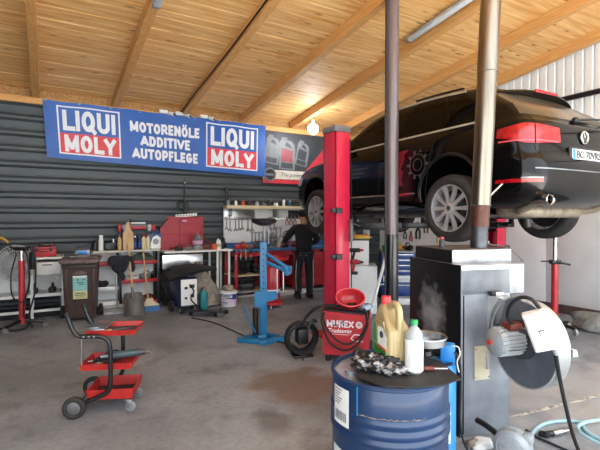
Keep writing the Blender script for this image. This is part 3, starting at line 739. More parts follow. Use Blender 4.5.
# tailgate: seam lines, badge, plate, wiper
for t in (t_of(.80),):
    for sd in (-1, 1):
        MB().tube([surf(21+3.0*i/10, t, sd, .001) for i in range(11)], .004, 5).build('tailgate_seam', 'wheel_well', car)
        MB().tube([surf(20.99, t_of(.80+.33*k/8), sd, .001) for k in range(9)], .004, 5).build('tailgate_seam', 'wheel_well', car)
tz = t_of(.745)
fullpatch('tailgate_strip', 'steel_dull', car, 20.6, True, t_of(.625), t_of(.637), .010)
bz, bt = .985, t_of(.985)
p = surf(24, bt, 1, 0); by = p.y
bd = MB().cyl((0, by+.01, bz), (0, by-.016, bz), .066, n=28).build('badge', 'black_plastic', car)
m = MB(); m.torus((0, by-.018, bz), .063, .007, rot=(R(90), 0, 0), n=28, k=8)
def stroke(mm, pts, r=.0055): mm.tube([(x, by-.019, bz+z) for x, z in pts], r, 6)
stroke(m, [(-.028, .054), (0, .004), (.028, .054)]); stroke(m, [(-.056, .022), (-.026, -.05), (0, -.004), (.026, -.05), (.056, .022)])
m.build('badge_emblem', 'chrome', bd)
pz = .795; pt = t_of(pz); py_ = surf(24, pt, 1, 0).y-.012
pl = MB(); pl.box((0, py_, pz), (.52, .012, .115), bev=.004); pl = pl.build('number_plate', 'white_plastic', car)
text('lettering', 'BC 70VRS', .10, 'car_trim', pl, T((.022, py_-.008, pz)), bold=.002, width=.43)
MB().box((-.236, py_-.0065, pz), (.042, .004, .108)).build('blue_strip', 'bright_blue', pl)
m = MB(); m.box((0, py_+.012, pz), (.60, .02, .15), bev=.01); m.build('plate_recess', 'car_trim', car)
wp = MB(); a = surf(24, t_of(1.16), 1, .02); wp.tube([a, surf(22.5, t_of(1.21), 1, .025), surf(21.4, t_of(1.24), 1, .028)], .012, 8); wp.ball(a, .035, 12); wp.build('wiper', 'black_plastic', car)
# red graphic and emblem on the near rear door
ta, tb = t_of(.56), t_of(1.0)
m = patch('door_graphic', 'decal_red', car, u_of(2.83, t_of(.8)), u_of(3.12, t_of(.8)), ta, tb, .002, -1, 10, 8, .0015, lambda a, b: (a*(1-.18*math.sin(b*9)**2), b))
tt = t_of(.80); gc = surf(u_of(3.36, tt), tt, -1, .003)
m = MB(); m.torus(gc, .13, .004, rot=(0, R(90), 0), n=24, k=4); m.torus(gc, .07, .004, rot=(0, R(90), 0), n=20, k=4)
for k in range(10):
    a = k*math.pi/5; m.box(gc+Vector((0, math.cos(a)*.15, math.sin(a)*.15)), (.004, .05, .03), rot=(a, 0, 0))
m.build('door_graphic', 'decal_grey', car)
for z_, s0, s1 in ((.86, 2.0, 2.38), (.80, 2.0, 2.3), (.745, 2.02, 2.2)):
    t = t_of(z_); patch('door_graphic', 'decal_grey', car, u_of(s0, t), u_of(s1, t), t_of(z_-.008), t_of(z_+.008), .002, -1, 6, 1, .0015)
t = t_of(.46); patch('door_strip', 'tail_red', car, u_of(2.92, t), u_of(3.17, t), t_of(.435), t_of(.462), .018, -1, 6, 1, .006)
# underside: floor pan, muffler, suspension, sills
m = MB(); m.box((0, -2.4, .25), (1.3, 2.2, .05), bev=.02); m.box((-.62, -2.4, .24), (.14, 2.0, .07), bev=.02); m.box((.62, -2.4, .24), (.14, 2.0, .07), bev=.02); m.build('floor_pan', 'dark_grey', car)
m = MB(); m.box((0, -4.28, .235), (1.15, .34, .14), bev=.07, seg=3); mf = m.build('muffler', 'muffler', car)
m = MB(); m.tube([(.1, -1.2, .2), (.1, -2.6, .2), (.12, -3.3, .2), (.2, -4.1, .22)], .035, 10, smooth=4)
for sd in (-1, 1): m.tube([(sd*.5, -4.3, .23), (sd*.62, -4.5, .25), (sd*.66, -4.66, .32)], .035, 10, smooth=4)
m.build('exhaust_pipe', 'muffler', car)
for s in (.95, 3.83):
    for sd in (-1, 1):
        m = MB(); m.tube([(sd*.25, -s+.2, .2), (sd*.62, -s, .18)], .03, 8); m.tube([(sd*.25, -s-.2, .2), (sd*.62, -s, .18)], .03, 8); m.cyl((sd*.52, -s+.05, .05), (sd*.45, -s+.05, .5), .05, n=12); m.box((0, -s, .2), (.6, .4, .1), bev=.03)
        m.build('suspension_arm', 'brake_steel', car)
# wheels
def wheel(s, sd, first=[]):
    c = Vector((sd*.845, -s, .27))
    if first:
        w = first[0].copy(); COL.objects.link(w); w.parent = car; w.location = c; w.rotation_euler = (0, 0, 0 if sd < 0 else math.pi)
        for ch in list(first[0].children):
            d = ch.copy(); COL.objects.link(d); d.parent = w
        return
    rot = (0, R(90), 0)   # axis along x; local z -> x ; outer face is -x on the near side
    m = MB(); W = .127
    m.lathe([(.255, -W*.8), (.285, -W*.98), (.335, -W), (.362, -W*.86), (.374, -W*.6), (.376, 0), (.374, W*.6), (.362, W*.86), (.335, W), (.285, W*.98), (.255, W*.8), (.24, 0), (.255, -W*.8)], rot=rot, n=48)
    for g in (-.06, -.02, .02, .06): m.torus((g, 0, 0), .3755, .003, rot=rot, n=48, k=4)
    w = m.build('wheel', 'tyre', car, c)
    m = MB(); m.lathe([(.262, -W*.86), (.262, -W*.80), (.245, -W*.7), (.235, W*.7), (.258, W*.85), (.25, W*.6), (.24, -W*.6), (.25, -W*.86), (.262, -W*.86)], rot=rot, n=48)
    for k in range(10):
        a = 2*math.pi*k/10; tw = .0
        pts = []
        for r_, hw, xo in ((.045, .022, -.105), (.12, .017, -.100), (.19, .021, -.096), (.25, .028, -.104)):
            for sx in (-1, 1):
                an = a+sx*hw/r_; pts.append((xo, math.cos(an)*r_, math.sin(an)*r_))
        back = [(p[0]+.03, p[1], p[2]) for p in pts]; vs = pts+back; fs = []
        for q in range(3): fs += [(2*q, 2*q+2, 2*q+3, 2*q+1), (8+2*q, 8+2*q+1, 8+2*q+3, 8+2*q+2), (2*q, 8+2*q, 8+2*q+2, 2*q+2), (2*q+1, 2*q+3, 8+2*q+3, 8+2*q+1)]
        fs += [(0, 1, 9, 8), (6, 14, 15, 7)]; m.add(vs, fs)
    m.lathe([(0, -.112), (.03, -.112), (.055, -.105), (.07, -.09), (.075, -.06), (0, -.06)], rot=rot, n=24)
    m.build('rim', 'alu_rim', w)
    MB().lathe([(0, -.03), (.17, -.03), (.17, 0), (0, 0)], rot=rot, n=32).build('brake_disc', 'brake_steel', w)
    MB().lathe([(0, .03), (.225, .03), (.225, .04), (0, .04)], rot=rot, n=32).build('back_plate', 'wheel_well', w)
    MB().lathe([(0, -.116), (.026, -.115), (.03, -.11), (0, -.108)], rot=rot, n=20).build('hub_cap', 'dark_grey', w)
    first.append(w)
for s in (3.83, .95):
    for sd in (-1, 1): wheel(s, sd)

# ================================================================== LIFT
LY = 4.9
lift = thing('car_lift', 'red two-post hydraulic lift holding up the black car', 'car lift', (3.47, LY, 0))
def post(x, sgn):
    m = MB(); w, d, h = .29, .24, 2.78
    # open C-profile column, opening towards the car
    m.box((x-sgn*d*.0-sgn*.11, 0, h/2), (.02, w, h), bev=.004); m.box((x, w/2-.01, h/2), (.24, .02, h), bev=.004); m.box((x, -w/2+.01, h/2), (.24, .02, h), bev=.004)
    m.box((x+sgn*.105, w/2-.05, h/2), (.02, .09, h), bev=.004); m.box((x+sgn*.105, -w/2+.05, h/2), (.02, .09, h), bev=.004)
    m.build('post', 'lift_red', lift)
    MB().box((x, 0, h+.045), (.27, .31, .09), bev=.02).build('post_cap', 'mid_grey', lift)
    m = MB(); m.box((x-sgn*.03, 0, .012), (.5, .5, .024), bev=.004); m.build('base_plate', 'red_paint', lift)
    m = MB(); m.box((x+sgn*.04, 0, 1.62), (.15, .22, .5), bev=.01); m.box((x+sgn*.2, 0, 1.50), (.22, .26, .14), bev=.015); c = m.build('carriage', 'black_metal', lift)
    for z in (1.10, 1.72):
        m = MB(); m.box((x-sgn*.09, -.175, z), (.09, .07, .075), bev=.008); m.box((x-sgn*.14, -.15, z), (.1, .06, .06), bev=.01); m.build('lock_box', 'dark_grey', lift)
    # swing arms with pads under the sills
    for yy in (-.95, .80):
        px = x+sgn*.95; a = Vector((x+sgn*.22, .06*(1 if yy > 0 else -1), 1.50)); b = Vector((px, yy, 1.53)); dd = (b-a); L = dd.length; ang = math.atan2(dd.y, dd.x)
        m = MB(); m.box(a+dd*.3, (L*.6, .12, .10), rot=(0, 0, ang), bev=.008); m.box(a+dd*.72, (L*.56, .09, .075), rot=(0, 0, ang), bev=.008); am = m.build('swing_arm', 'black_metal', lift)
        m = MB(); m.cyl(b, b+Vector((0, 0, .14)), .035, n=14); m.cyl(b+Vector((0, 0, .135)), b+Vector((0, 0, .165)), .065, n=18); m.build('lift_pad', 'black_rubber', am)
post(0, 1); post(3.45, -1)
MB().tube([(.16, -.13, .3), (.16, -.13, 1.8), (.14, -.13, 2.7)], .008, 6).build('hose', 'black_rubber', lift)
m = MB(); m.box((.1, -.2, 1.45), (.05, .05, .3), bev=.01); m.tube([(.15, -.16, 1.55), (.3, -.2, 1.5), (.75, -.25, 1.44)], .012, 8, smooth=4); m.build('release_rod', 'steel_dull', lift)
# ================================================================== ALONG THE BACK WALL
def at_back(px, py, Y): return spot(px, py, Y=Y)
# ---- left: white steel table with drawers
t = thing('work_table', 'white steel table with drawers and lower shelf at the left behind the fan', 'table', (-.55, 8.42, 0))
x0, x1, y0, y1 = -.95, .83, -.30, .28
m = MB(); m.box(((x0+x1)/2, (y0+y1)/2, .965), (x1-x0, y1-y0, .03), bev=.004); m.build('tabletop', 'white_paint', t)
for x in (x0+.03, .36, x1-.03):
    for y in (y0+.03, y1-.03): MB().box((x, y, .475), (.045, .045, .95), bev=.003).build('leg', 'white_paint', t)
for xa, xb in ((x0+.06, .335), (.385, x1-.06)):
    m = MB(); m.box(((xa+xb)/2, y0+.24, .80), (xb-xa, .46, .20), bev=.004); m.box(((xa+xb)/2, y0+.006, .80), (xb-xa-.01, .015, .185), bev=.003); d_ = m.build('drawer', 'white_paint', t)
    MB().box(((xa+xb)/2, y0-.006, .86), (.14, .014, .02), bev=.004).build('handle', 'mid_grey', d_)
m = MB(); m.box(((x0+x1)/2, 0, .37), (x1-x0-.08, .5, .02)); m.box(((x0+x1)/2, y0+.02, .37), (x1-x0-.1, .02, .05)); m.build('lower_shelf', 'white_paint', t)
MB().box(((x0+x1)/2, y0+.03, .12), (x1-x0-.1, .03, .04)).build('rail', 'white_paint', t)
MB().box((-.06, .27, .60), (1.7, .012, .5)).build('back_panel', 'white_plastic', t)
m = MB(); m.box((0, 0, .055), (1.65, .4, .11), bev=.02); tag(m.build('storage_mat', 'black_rubber', None, (-.62, 8.42, 0)), 'long black rubber slab under the white table', 'mat')
random.seed(5)
def lump_tool(name, label, cat, loc, mats, s=1, rz=0, group=None):
    t = thing(name, label, cat, loc, rz, group)
    m = MB(); m.box((0, 0, .05*s), (.20*s, .10*s, .10*s), bev=.03*s); m.ball((-.08*s, 0, .06*s), (.06*s, .055*s, .06*s)); m.build('housing', mats[0], t)
    m = MB(); m.cyl((.09*s, 0, .06*s), (.20*s, 0, .05*s), .03*s, .022*s); m.build('nose', mats[1], t)
    m = MB(); m.tube([(-.03*s, 0, .10*s), (-.03*s, 0, .15*s), (.05*s, 0, .16*s), (.09*s, 0, .1*s)], .014*s, 8, smooth=3); m.build('grip', mats[0], t)
    return t
for i, (x, lab) in enumerate(((.10, 'dark grey power tool on the lower shelf of the white table, nearest the bin'), (-.16, 'dark grey power tool on the lower shelf of the white table, behind the red stand'))):
    lump_tool('power_tool', lab, 'power tool', (x, 8.30, .38), ('dark_grey', 'mid_grey'), .95, R(80), 'power tools under the white table')
# yellow mitre saw, red case, black cloth on the table
t = thing('mitre_saw', 'yellow saw with arched handle at the far left end of the white table', 'saw', (-.78, 8.40, .98))
m = MB(); m.box((0, 0, .03), (.42, .3, .06), bev=.01); m.build('base', 'dark_grey', t)
m = MB(); m.box((.02, .02, .15), (.24, .14, .16), bev=.04); m.cyl((-.03, -.09, .17), (-.03, .0, .17), .12, n=24); m.build('motor_housing', 'yellow', t)
m = MB(); m.tube([(-.08, .02, .2), (.02, 0, .30), (.18, -.03, .32), (.27, -.05, .24)], .02, 10, smooth=5); m.build('handle', 'yellow', t)
m = MB(); m.cyl((-.03, -.10, .16), (-.03, -.094, .16), .125, n=28); m.build('blade', 'steel_dull', t)
q = at_back(44, 258, 8.35)
t = thing('tool_case', 'small red plastic case on the white table behind the red stand', 'case', (q.x, 8.40, .98))
m = MB(); m.box((0, 0, .065), (.36, .26, .13), bev=.02); m.build('body', 'red_plastic', t)
m = MB(); m.box((0, 0, .145), (.35, .25, .035), bev=.012); m.build('lid', 'red_paint', t)
for x in (-.1, .1): MB().box((x, -.135, .12), (.04, .02, .05), bev=.006).build('latch', 'black_plastic', t)
MB().tube([(-.06, -.13, .09), (-.06, -.165, .09), (.06, -.165, .09), (.06, -.13, .09)], .009, 8).build('handle', 'black_plastic', t)
m = MB(); m.ball((0, 0, .03), (.1, .07, .03)); m.ball((.09, 0, .03), (.05, .06, .028)); tag(m.build('wiping_cloth', 'steel_dull', None, (q.x+.02, 8.41, 1.143)), 'grey crumpled metal foil lying on the red case', 'foil')
# ---- pedestal fan
q = spot(17, 263, Y=7.86)
t = thing('pedestal_fan', 'round grey fan on a stand behind the red pole at the left', 'fan', (q.x, 7.86, 0), R(-22))
h = q.z
m = MB()
for rr in (.27, .235, .19, .14, .09): m.torus((0, -.075+.03*(rr/.27)**2, h), rr, .004 if rr < .26 else .012, rot=(R(90), 0, 0), n=40, k=5)
for rr in (.27, .2, .12): m.torus((0, .055-.03*(rr/.27)**2, h), rr, .0035, rot=(R(90), 0, 0), n=40, k=5)
for k in range(36):
    a = k*math.pi/18; m.tube([(math.cos(a)*.05, -.08, h+math.sin(a)*.05), (math.cos(a)*.2, -.066, h+math.sin(a)*.2), (math.cos(a)*.27, -.04, h+math.sin(a)*.27), (math.cos(a)*.27, .02, h+math.sin(a)*.27), (math.cos(a)*.06, .06, h+math.sin(a)*.06)], .0032, 4)
m.lathe([(0, -.005), (.05, 0), (.05, .01), (0, .01)], (0, -.085, h), (R(90), 0, 0), 20); m.build('guard', 'steel_light', t)
m = MB()
for k in range(3):
    a0 = k*2*math.pi/3; vs = []
    for i in range(9):
        a = a0+i*.19
        for r_ in (.05, .12, .19, .235): vs.append((math.cos(a)*r_, -.03+.05*(i/8)-.02, h+math.sin(a)*r_))
    n0 = len(vs); vs += [(x, y+.006, z) for x, y, z in vs]; fs = []
    for i in range(8):
        for k2 in range(3): a = i*4+k2; fs += [(a, a+1, a+5, a+4), (n0+a, n0+a+4, n0+a+5, n0+a+1)]
    m.add(vs, fs)
m.cyl((0, -.05, h), (0, .01, h), .045); m.build('blade', 'light_grey', t)
m = MB(); m.cyl((0, .05, h), (0, .20, h), .07, .05, 18); m.box((0, .12, h-.09), (.06, .08, .1), bev=.01); m.build('motor', 'light_grey', t)
m = MB(); m.cyl((0, .12, .03), (0, .12, h-.08), .016); m.build('pole', 'light_grey', t)
m = MB(); m.lathe([(0, .05), (.05, .045), (.16, .02), (.17, 0), (0, 0)], (0, .12, 0), n=28); m.build('base', 'mid_grey', t)
# ---- red hydraulic stand with hoses
q = spot(24, 322, Z=0)
t = thing('jack_stand', 'red tubular jack with black hoses in front of the grey fan', 'jack', (q.x-.005, 7.50, 0), R(-30)); H = .98
MB().cyl((0, 0, .08), (0, 0, 1.0), .042, n=20).build('cylinder', 'red_paint', t)
MB().cyl((0, 0, 1.0), (0, 0, 1.14), .026, n=16).build('ram', 'chrome', t)
m = MB(); m.box((0, 0, 1.17), (.2, .06, .05), bev=.012); m.tube([(-.1, 0, 1.17), (-.16, 0, 1.2), (-.17, 0, 1.25)], .014, 8, smooth=3); m.build('saddle', 'black_plastic', t)
for a in (20, 140, 260):
    c_, s_ = math.cos(R(a)), math.sin(R(a)); m = MB(); m.tube([(0, 0, .13), (c_*.12, s_*.12, .11), (c_*.30, s_*.30, .085)], .024, 8, smooth=3); lg = m.build('leg', 'black_metal', t)
    m = MB(); m.cyl((c_*.30, s_*.30-.012, .04), (c_*.30, s_*.30+.012, .04), .04, n=18); m.build('caster', 'mid_grey', lg)
m = MB()
m.tube([(.02, -.05, 1.16), (.12, -.07, 1.1), (.16, -.08, .7), (.08, -.08, .4), (.05, -.06, .18)], .012, 8, smooth=6)
m.tube([(.03, -.05, 1.17), (.19, -.02, 1.16), (.22, -.04, .6), (.17, -.1, .25), (.24, -.15, .05)], .012, 8, smooth=6)
m.tube([(-.04, -.05, 1.1), (-.1, -.08, .8), (-.08, -.09, .5), (.03, -.07, .4), (.10, -.05, .5), (.12, 0, .8)], .010, 8, smooth=6)
m.build('hose', 'black_rubber', t)
m = MB(); m.box((.17, -.03, 1.0), (.07, .05, .26), bev=.02); m.cyl((.17, -.03, 1.1), (.17, -.03, 1.22), .02); m.build('spray_gun', 'black_plastic', t)
for pts, lab in (([(-12, 327), (0, 329), (12, 331), (24, 329), (29, 323), (24, 317), (10, 316)], 'black hose loop on the floor in front of the red jack'), ([(-15, 318), (2, 320), (14, 318), (20, 313)], 'short black hose on the floor behind the red jack')):
    P = [spot(a, b, Z=.015)+Vector((0, 0, .003)) for a, b in pts]; m = MB(); m.tube(P, .014, 8, smooth=5); tag(m.build('floor_hose', 'black_rubber'), lab, 'hose')
# ---- brown wheelie bin
t = thing('wheelie_bin', 'brown wheeled bin with a teal sticker beside the white table', 'bin', (.50, 7.74, 0), R(-9))
m = MB(); vs = []
for z, w_, d_ in ((.06, .42, .40), (.12, .43, .43), (.90, .49, .56), (.93, .50, .57)):
    vs += [(-w_/2, -d_/2, z), (w_/2, -d_/2, z), (w_/2, d_/2, z), (-w_/2, d_/2, z)]
fs = [(3, 2, 1, 0), (12, 13, 14, 15)]
for k in range(3):
    for i in range(4): fs.append((4*k+i, 4*k+(i+1) % 4, 4*k+4+(i+1) % 4, 4*k+4+i))
m.add(vs, fs)
by_ = lambda z: -(.215+.0833*(z-.12)); BT = R(4.8)
for x in (-.19, .19): m.box((x, by_(.52)+.004, .52), (.05, .03, .74), rot=(BT, 0, 0), bev=.012)
m.box((0, -.28, .87), (.50, .04, .05), bev=.012); m.build('body', 'brown_bin', t)
m = MB(); m.box((0, -.02, .965), (.57, .68, .05), bev=.018); m.box((0, -.35, .95), (.54, .05, .055), bev=.015); m.box((0, .0, 1.0), (.50, .48, .03), bev=.012); ld_ = m.build('lid', 'bin_lid', t)
m = MB(); m.cyl((-.24, .34, .94), (.24, .34, .94), .02); ld2 = m.build('handle', 'brown_bin', t)
MB().cyl((-.30, .2, .1), (.26, .2, .1), .015).build('axle', 'black_metal', t)
for x in (-.30, .265):
    w_ = MB().lathe([(0, -.03), (.06, -.03), (.095, -.025), (.1, 0), (.095, .025), (.06, .03), (0, .03)], (x, .2, .1), (0, R(90), 0), 28).build('wheel', 'black_rubber', t)
st = MB(); st.box((0, by_(.545)-.003, .545), (.20, .006, .36), rot=(BT, 0, 0)); st = st.build('sticker', 'sticker_teal', t)
m = MB(); m.box((0, by_(.43)-.005, .43), (.195, .006, .125), rot=(BT, 0, 0)); m.build('lower_field', 'sticker_yellow', st)
m = MB(); m.box((0, by_(.715)-.005, .715), (.195, .006, .025), rot=(BT, 0, 0)); m.build('top_field', 'paper', st)
m = MB()
for x, z, w_, h_ in ((-.03, .665, .03, .02), (.05, .665, .05, .012), (.0, .62, .1, .012), (.02, .59, .08, .010), (0, .455, .14, .014), (.0, .425, .16, .012), (0, .395, .12, .01)): m.box((x, by_(z)-.0075, z), (w_, .004, h_), rot=(BT, 0, 0))
m.build('print', 'label_ink', st)
m = MB(); m.box((0, by_(.765)-.004, .765), (.19, .008, .025), rot=(BT, 0, 0)); m.box((0, by_(.79)-.004, .79), (.11, .008, .02), rot=(BT, 0, 0)); m.build('embossed_plate', 'bin_lid', t)
# things on the bin lid
t = thing('respirator_box', 'small grey and blue box lying on top of the brown bin', 'box', (.52, 7.80, 1.016), R(-5))
m = MB(); m.box((0, 0, .05), (.22, .16, .10), bev=.02); m.build('body', 'steel_dull', t); m = MB(); m.box((0, -.005, .055), (.14, .165, .055), bev=.01); m.build('window', 'bright_blue', t)
m = MB(); m.box((0, 0, .115), (.20, .14, .04), bev=.015); m.build('lid', 'dark_grey', t)
m = MB(); m.box((0, 0, .012), (.30, .18, .024), rot=(0, 0, .3), bev=.01); tag(m.build('folded_sheet', 'mid_grey', None, (.44, 7.54, 1.016)), 'flat grey folded sheet on the front of the brown bin lid', 'sheet')
# ---- white shelf unit with red edged shelves
SX0, SX1, SY0, SY1 = .70, 1.80, 8.10, 8.50
t = thing('shelf_unit', 'white shelving unit with red edged shelves between the bin and the red case', 'shelf', ((SX0+SX1)/2, (SY0+SY1)/2, 0)); hw, hd = (SX1-SX0)/2, (SY1-SY0)/2
MB().box((0, 0, 1.035), (2*hw+.02, 2*hd+.02, .03), bev=.004).build('top', 'offwhite', t)
for x in (-hw+.02, -.12, hw-.02):
    for y in (-hd+.02, hd-.02): MB().box((x, y, .51), (.04, .04, 1.02), bev=.003).build('post', 'black_metal' if x > -.2 else 'white_paint', t)
MB().box((0, hd-.005, .55), (2*hw-.06, .01, .9)).build('back_panel', 'white_plastic', t)
for z, a, b_, mt in ((.83, -hw, -.12, 'red_plastic'), (.83, -.12, hw, 'red_plastic'), (.50, -.12, hw, 'red_plastic'), (.40, -hw, -.12, 'white_paint'), (.10, -.12, hw, 'red_plastic'), (.14, -hw, -.12, 'white_paint')):
    m = MB(); m.box(((a+b_)/2, 0, z), (b_-a-.04, 2*hd-.04, .02)); m.box(((a+b_)/2, -hd+.012, z), (b_-a-.05, .022, .065), bev=.006); m.build('shelf', mt, t)
# on its shelves
zsh = .84
def clothlump(name, label, cat, loc, s, mat, seed, rz=0, kind=None):
    random.seed(seed); m = MB(); bm = bmesh.new(); bmesh.ops.create_icosphere(bm, subdivisions=3, radius=1)
    ph = [random.uniform(0, 6) for _ in range(6)]
    for v in bm.verts:
        k = 1+.13*math.sin(v.co.x*5+ph[0]+v.co.z*3)+.1*math.sin(v.co.y*6+ph[1]+v.co.x*4)+.06*math.sin(v.co.z*9+ph[2])
        v.co = Vector((v.co.x*k*s[0], v.co.y*k*s[1], max(v.co.z*k, -.55)*s[2])) 
    bm.verts.index_update(); zmin = min(v.co.z for v in bm.verts)
    m.add([(v.co.x, v.co.y, v.co.z-zmin) for v in bm.verts], [[v.index for v in f.verts] for f in bm.faces]); bm.free()
    return tag(m.build(name, mat, None, loc, rz, 70), label, cat, kind=kind)
clothlump('cloth_bundle', 'green grey cloth bundle on the upper red shelf', 'cloth', (1.53, 8.26, zsh), (.20, .12, .09), 'green_cloth', 2)
clothlump('glove', 'black work glove on the white shelf left of the brooms', 'glove', (.84, 8.26, .41), (.11, .09, .08), 'cloth_dark', 3)
clothlump('paper_wad', 'crumpled white paper on the middle red shelf', 'paper', (1.36, 8.26, .51), (.12, .1, .05), 'paper', 4)
lump_tool('power_tool', 'grey power tool on the middle red shelf, beside the white paper', 'power tool', (1.58, 8.24, .51), ('mid_grey', 'steel_dull'), .9, R(20))
lump_tool('power_tool', 'black power tool at the right end of the middle red shelf', 'power tool', (1.715, 8.3, .51), ('black_plastic', 'steel_dull'), .7, R(100))
clothlump('rag_bundle', 'dark rag bundle on the lowest red shelf', 'rag', (1.62, 8.26, .11), (.13, .1, .08), 'brownred', 6)
# bottles etc on the shelf unit top (z=1.05)
def bottle(name, label, x, y, z, r, h, body, cap, group=None, lab=None, neck=.35, square=False, caph=.12, n=18):
    t = thing(name, label, 'bottle', (x, y, z), 0, group)
    m = MB()
    if square: m.box((0, 0, h*.40), (2*r, 1.3*r, h*.8), bev=r*.3, seg=3); m.lathe([(r*.6, h*.78), (r*neck, h*.88), (r*neck, h*.9), (0, h*.9)], n=n)
    else: m.lathe([(0, 0), (r*.9, 0), (r, h*.03), (r, h*.66), (r*.8, h*.78), (r*neck, h*.87), (r*neck, h*.9), (0, h*.9)], n=n)
    m.build('body', body, t)
    MB().cyl((0, 0, h*(1-caph)), (0, 0, h), r*neck*1.25, n=14).build('cap', cap, t)
    if lab:
        if square: MB().box((0, -r*.66, h*.38), (1.5*r, .006, h*.45)).build('label', lab, t)
        else: MB().lathe([(r*1.012, h*.18), (r*1.012, h*.55)], n=n).build('label', lab, t)
    return t
zt = 1.05
def tx(px): return spot(px, 248, Y=8.25).x
bottle('fluid_bottle', 'dark squat bottle at the left end of the shelving top', tx(95), 8.25, zt, .055, .20, 'black_plastic', 'dark_grey')
bottle('spray_can', 'white spray can at the left end of the shelving top', tx(101), 8.25, zt, .04, .27, 'white_plastic', 'white_plastic', neck=.7)
t = thing('radio', 'small black box between the white can and the amber bottle', 'box', (tx(110), 8.27, zt)); MB().box((0, 0, .07), (.17, .1, .14), bev=.015).build('body', 'black_plastic', t); MB().cyl((-.04, -.051, .07), (-.04, -.056, .07), .04, n=18).build('dial', 'dark_grey', t); MB().tube([(.06, .02, .14), (.06, .02, .2)], .012).build('knob', 'white_plastic', t)
bottle('fluid_bottle', 'slim amber bottle with red cap left of the wooden board', tx(119.5), 8.24, zt, .035, .27, 'wood_light', 'cap_red')
bottle('fluid_bottle', 'navy bottle with white cap right of the wooden board', tx(135), 8.25, zt, .038, .25, 'navy', 'white_plastic', lab='blue_box')
bottle('fluid_bottle', 'navy bottle beside the beige bottles on the shelving top', tx(139.5), 8.25, zt, .038, .25, 'navy', 'mid_grey', lab='blue_box')
bottle('fluid_bottle', 'beige bottle with red cap, nearest the navy bottles', tx(143.8), 8.25, zt, .040, .265, 'wood_plank', 'cap_red')
bottle('fluid_bottle', 'beige bottle with red cap, nearest the white and blue canister', tx(148), 8.25, zt, .040, .265, 'wood_plank', 'cap_red')
t = thing('canister', 'white and blue plastic canister on the right end of the shelving top', 'canister', (tx(155), 8.25, zt))
m = MB(); m.box((0, 0, .14), (.19, .14, .28), bev=.03, seg=3); m.build('body', 'white_plastic', t)
m = MB(); m.prism([(-.095, .28), (-.095, .1), (-.05, .22), (.02, .26), (.095, .20), (.095, .28)], -.075, -.066); m.build('label', 'blue_box', t)
m = MB(); m.lathe([(0, .0), (.055, 0), (.055, .006), (0, .006)], (0, -.072, .14), (R(90), 0, 0), 24); m.build('emblem', 'steel_dull', t)
MB().cyl((-.05, 0, .28), (-.05, 0, .32), .03).build('cap', 'blue_box', t); MB().tube([(-.0, 0, .275), (.02, 0, .32), (.08, 0, .31), (.085, 0, .26)], .014, 8, smooth=3).build('handle', 'blue_box', t)
# wooden board standing on the shelf top
t = tag(MB().prism([(-.085, 0), (.085, 0), (.09, .2), (.085, .30), (.05, .36), (.028, .42), (.02, .50), (-.02, .50), (-.028, .42), (-.05, .36), (-.085, .30), (-.09, .2)], -.012, .012).build('wooden_paddle', 'wood_light', None, (tx(127.5), 8.16, zt)), 'flat wooden paddle standing on the shelving top among the bottles', 'paddle'); t.rotation_euler = (R(-5), 0, 0)
# grey and red bar tool hanging above the bottles
q = spot(137, 227, Y=8.62)
t = thing('tool_bar', 'grey and red bar tool hanging on the wall above the bottles', 'tool', (q.x, 8.64, q.z))
m = MB(); m.box((0, 0, .0), (.56, .08, .10), bev=.03); m.box((0, 0, .07), (.34, .09, .05), bev=.02); m.build('body', 'mid_grey', t)
m = MB(); m.box((0, -.045, -.015), (.30, .02, .06), bev=.008); m.build('panel', 'red_plastic', t); m = MB(); m.box((.02, -.045, .075), (.26, .02, .03), bev=.008); m.build('top_panel', 'white_plastic', t)
for x, mt in ((-.31, 'red_plastic'), (.30, 'red_plastic'), (-.22, 'light_grey'), (.22, 'light_grey')): MB().box((x, -.02, -.015), (.07, .1, .13), bev=.015).build('end_block', mt, t)
MB().tube([(-.1, .0, .09), (-.1, .05, .14), (-.1, .09, .15)], .008, 6).build('hook', 'black_metal', t)
# shovel, broom and squeegee leaning on the shelves
def leaning(name, label, cat, foot, topq, build):
    f = Vector(foot); tq = Vector(topq); t = thing(name, label, cat, f); build(t, tq-f); return t
def b_shovel(t, v):
    dirv = v.normalized(); MB().tube([dirv*.36, dirv*.8, v], .019, 10).build('handle', 'wood_light', t)
    m = MB(); vs = []; 
    for i in range(9):
        for k in range(9):
            u, w = k/8, i/8-.5; wid = .33*(1-.04*u if u < .75 else 1-.3*(u-.75)/.25*.6)
            z = u*.36; bow = .045*(1-(2*w)**2); vs.append((w*wid, bow+z*v.y/v.z-.02, z))
    n0 = len(vs); vs += [(x, y-.006, z) for x, y, z in vs]; fs = []
    for i in range(8):
        for k in range(8): a = i*9+k; fs += [(a, a+1, a+10, a+9), (n0+a, n0+a+9, n0+a+10, n0+a+1)]
    for i in range(8): fs += [(i*9, i*9+9, n0+i*9+9, n0+i*9), (i*9+8, n0+i*9+8, n0+i*9+17, i*9+17)]
    for k in range(8): fs += [(k, n0+k, n0+k+1, k+1), (72+k, 73+k, n0+73+k, n0+72+k)]
    m.add(vs, fs).build('blade', 'brake_steel', t); MB().cyl(dirv*.28, dirv*.48, .026, .021).build('socket', 'steel_dull', t)
leaning('shovel', 'dark bladed shovel with wooden handle leaning on the shelving', 'shovel', spot(134.5, 315.5, Z=0.0)+Vector((0, 0, 0)), spot(128.3, 245, Y=8.06), b_shovel)
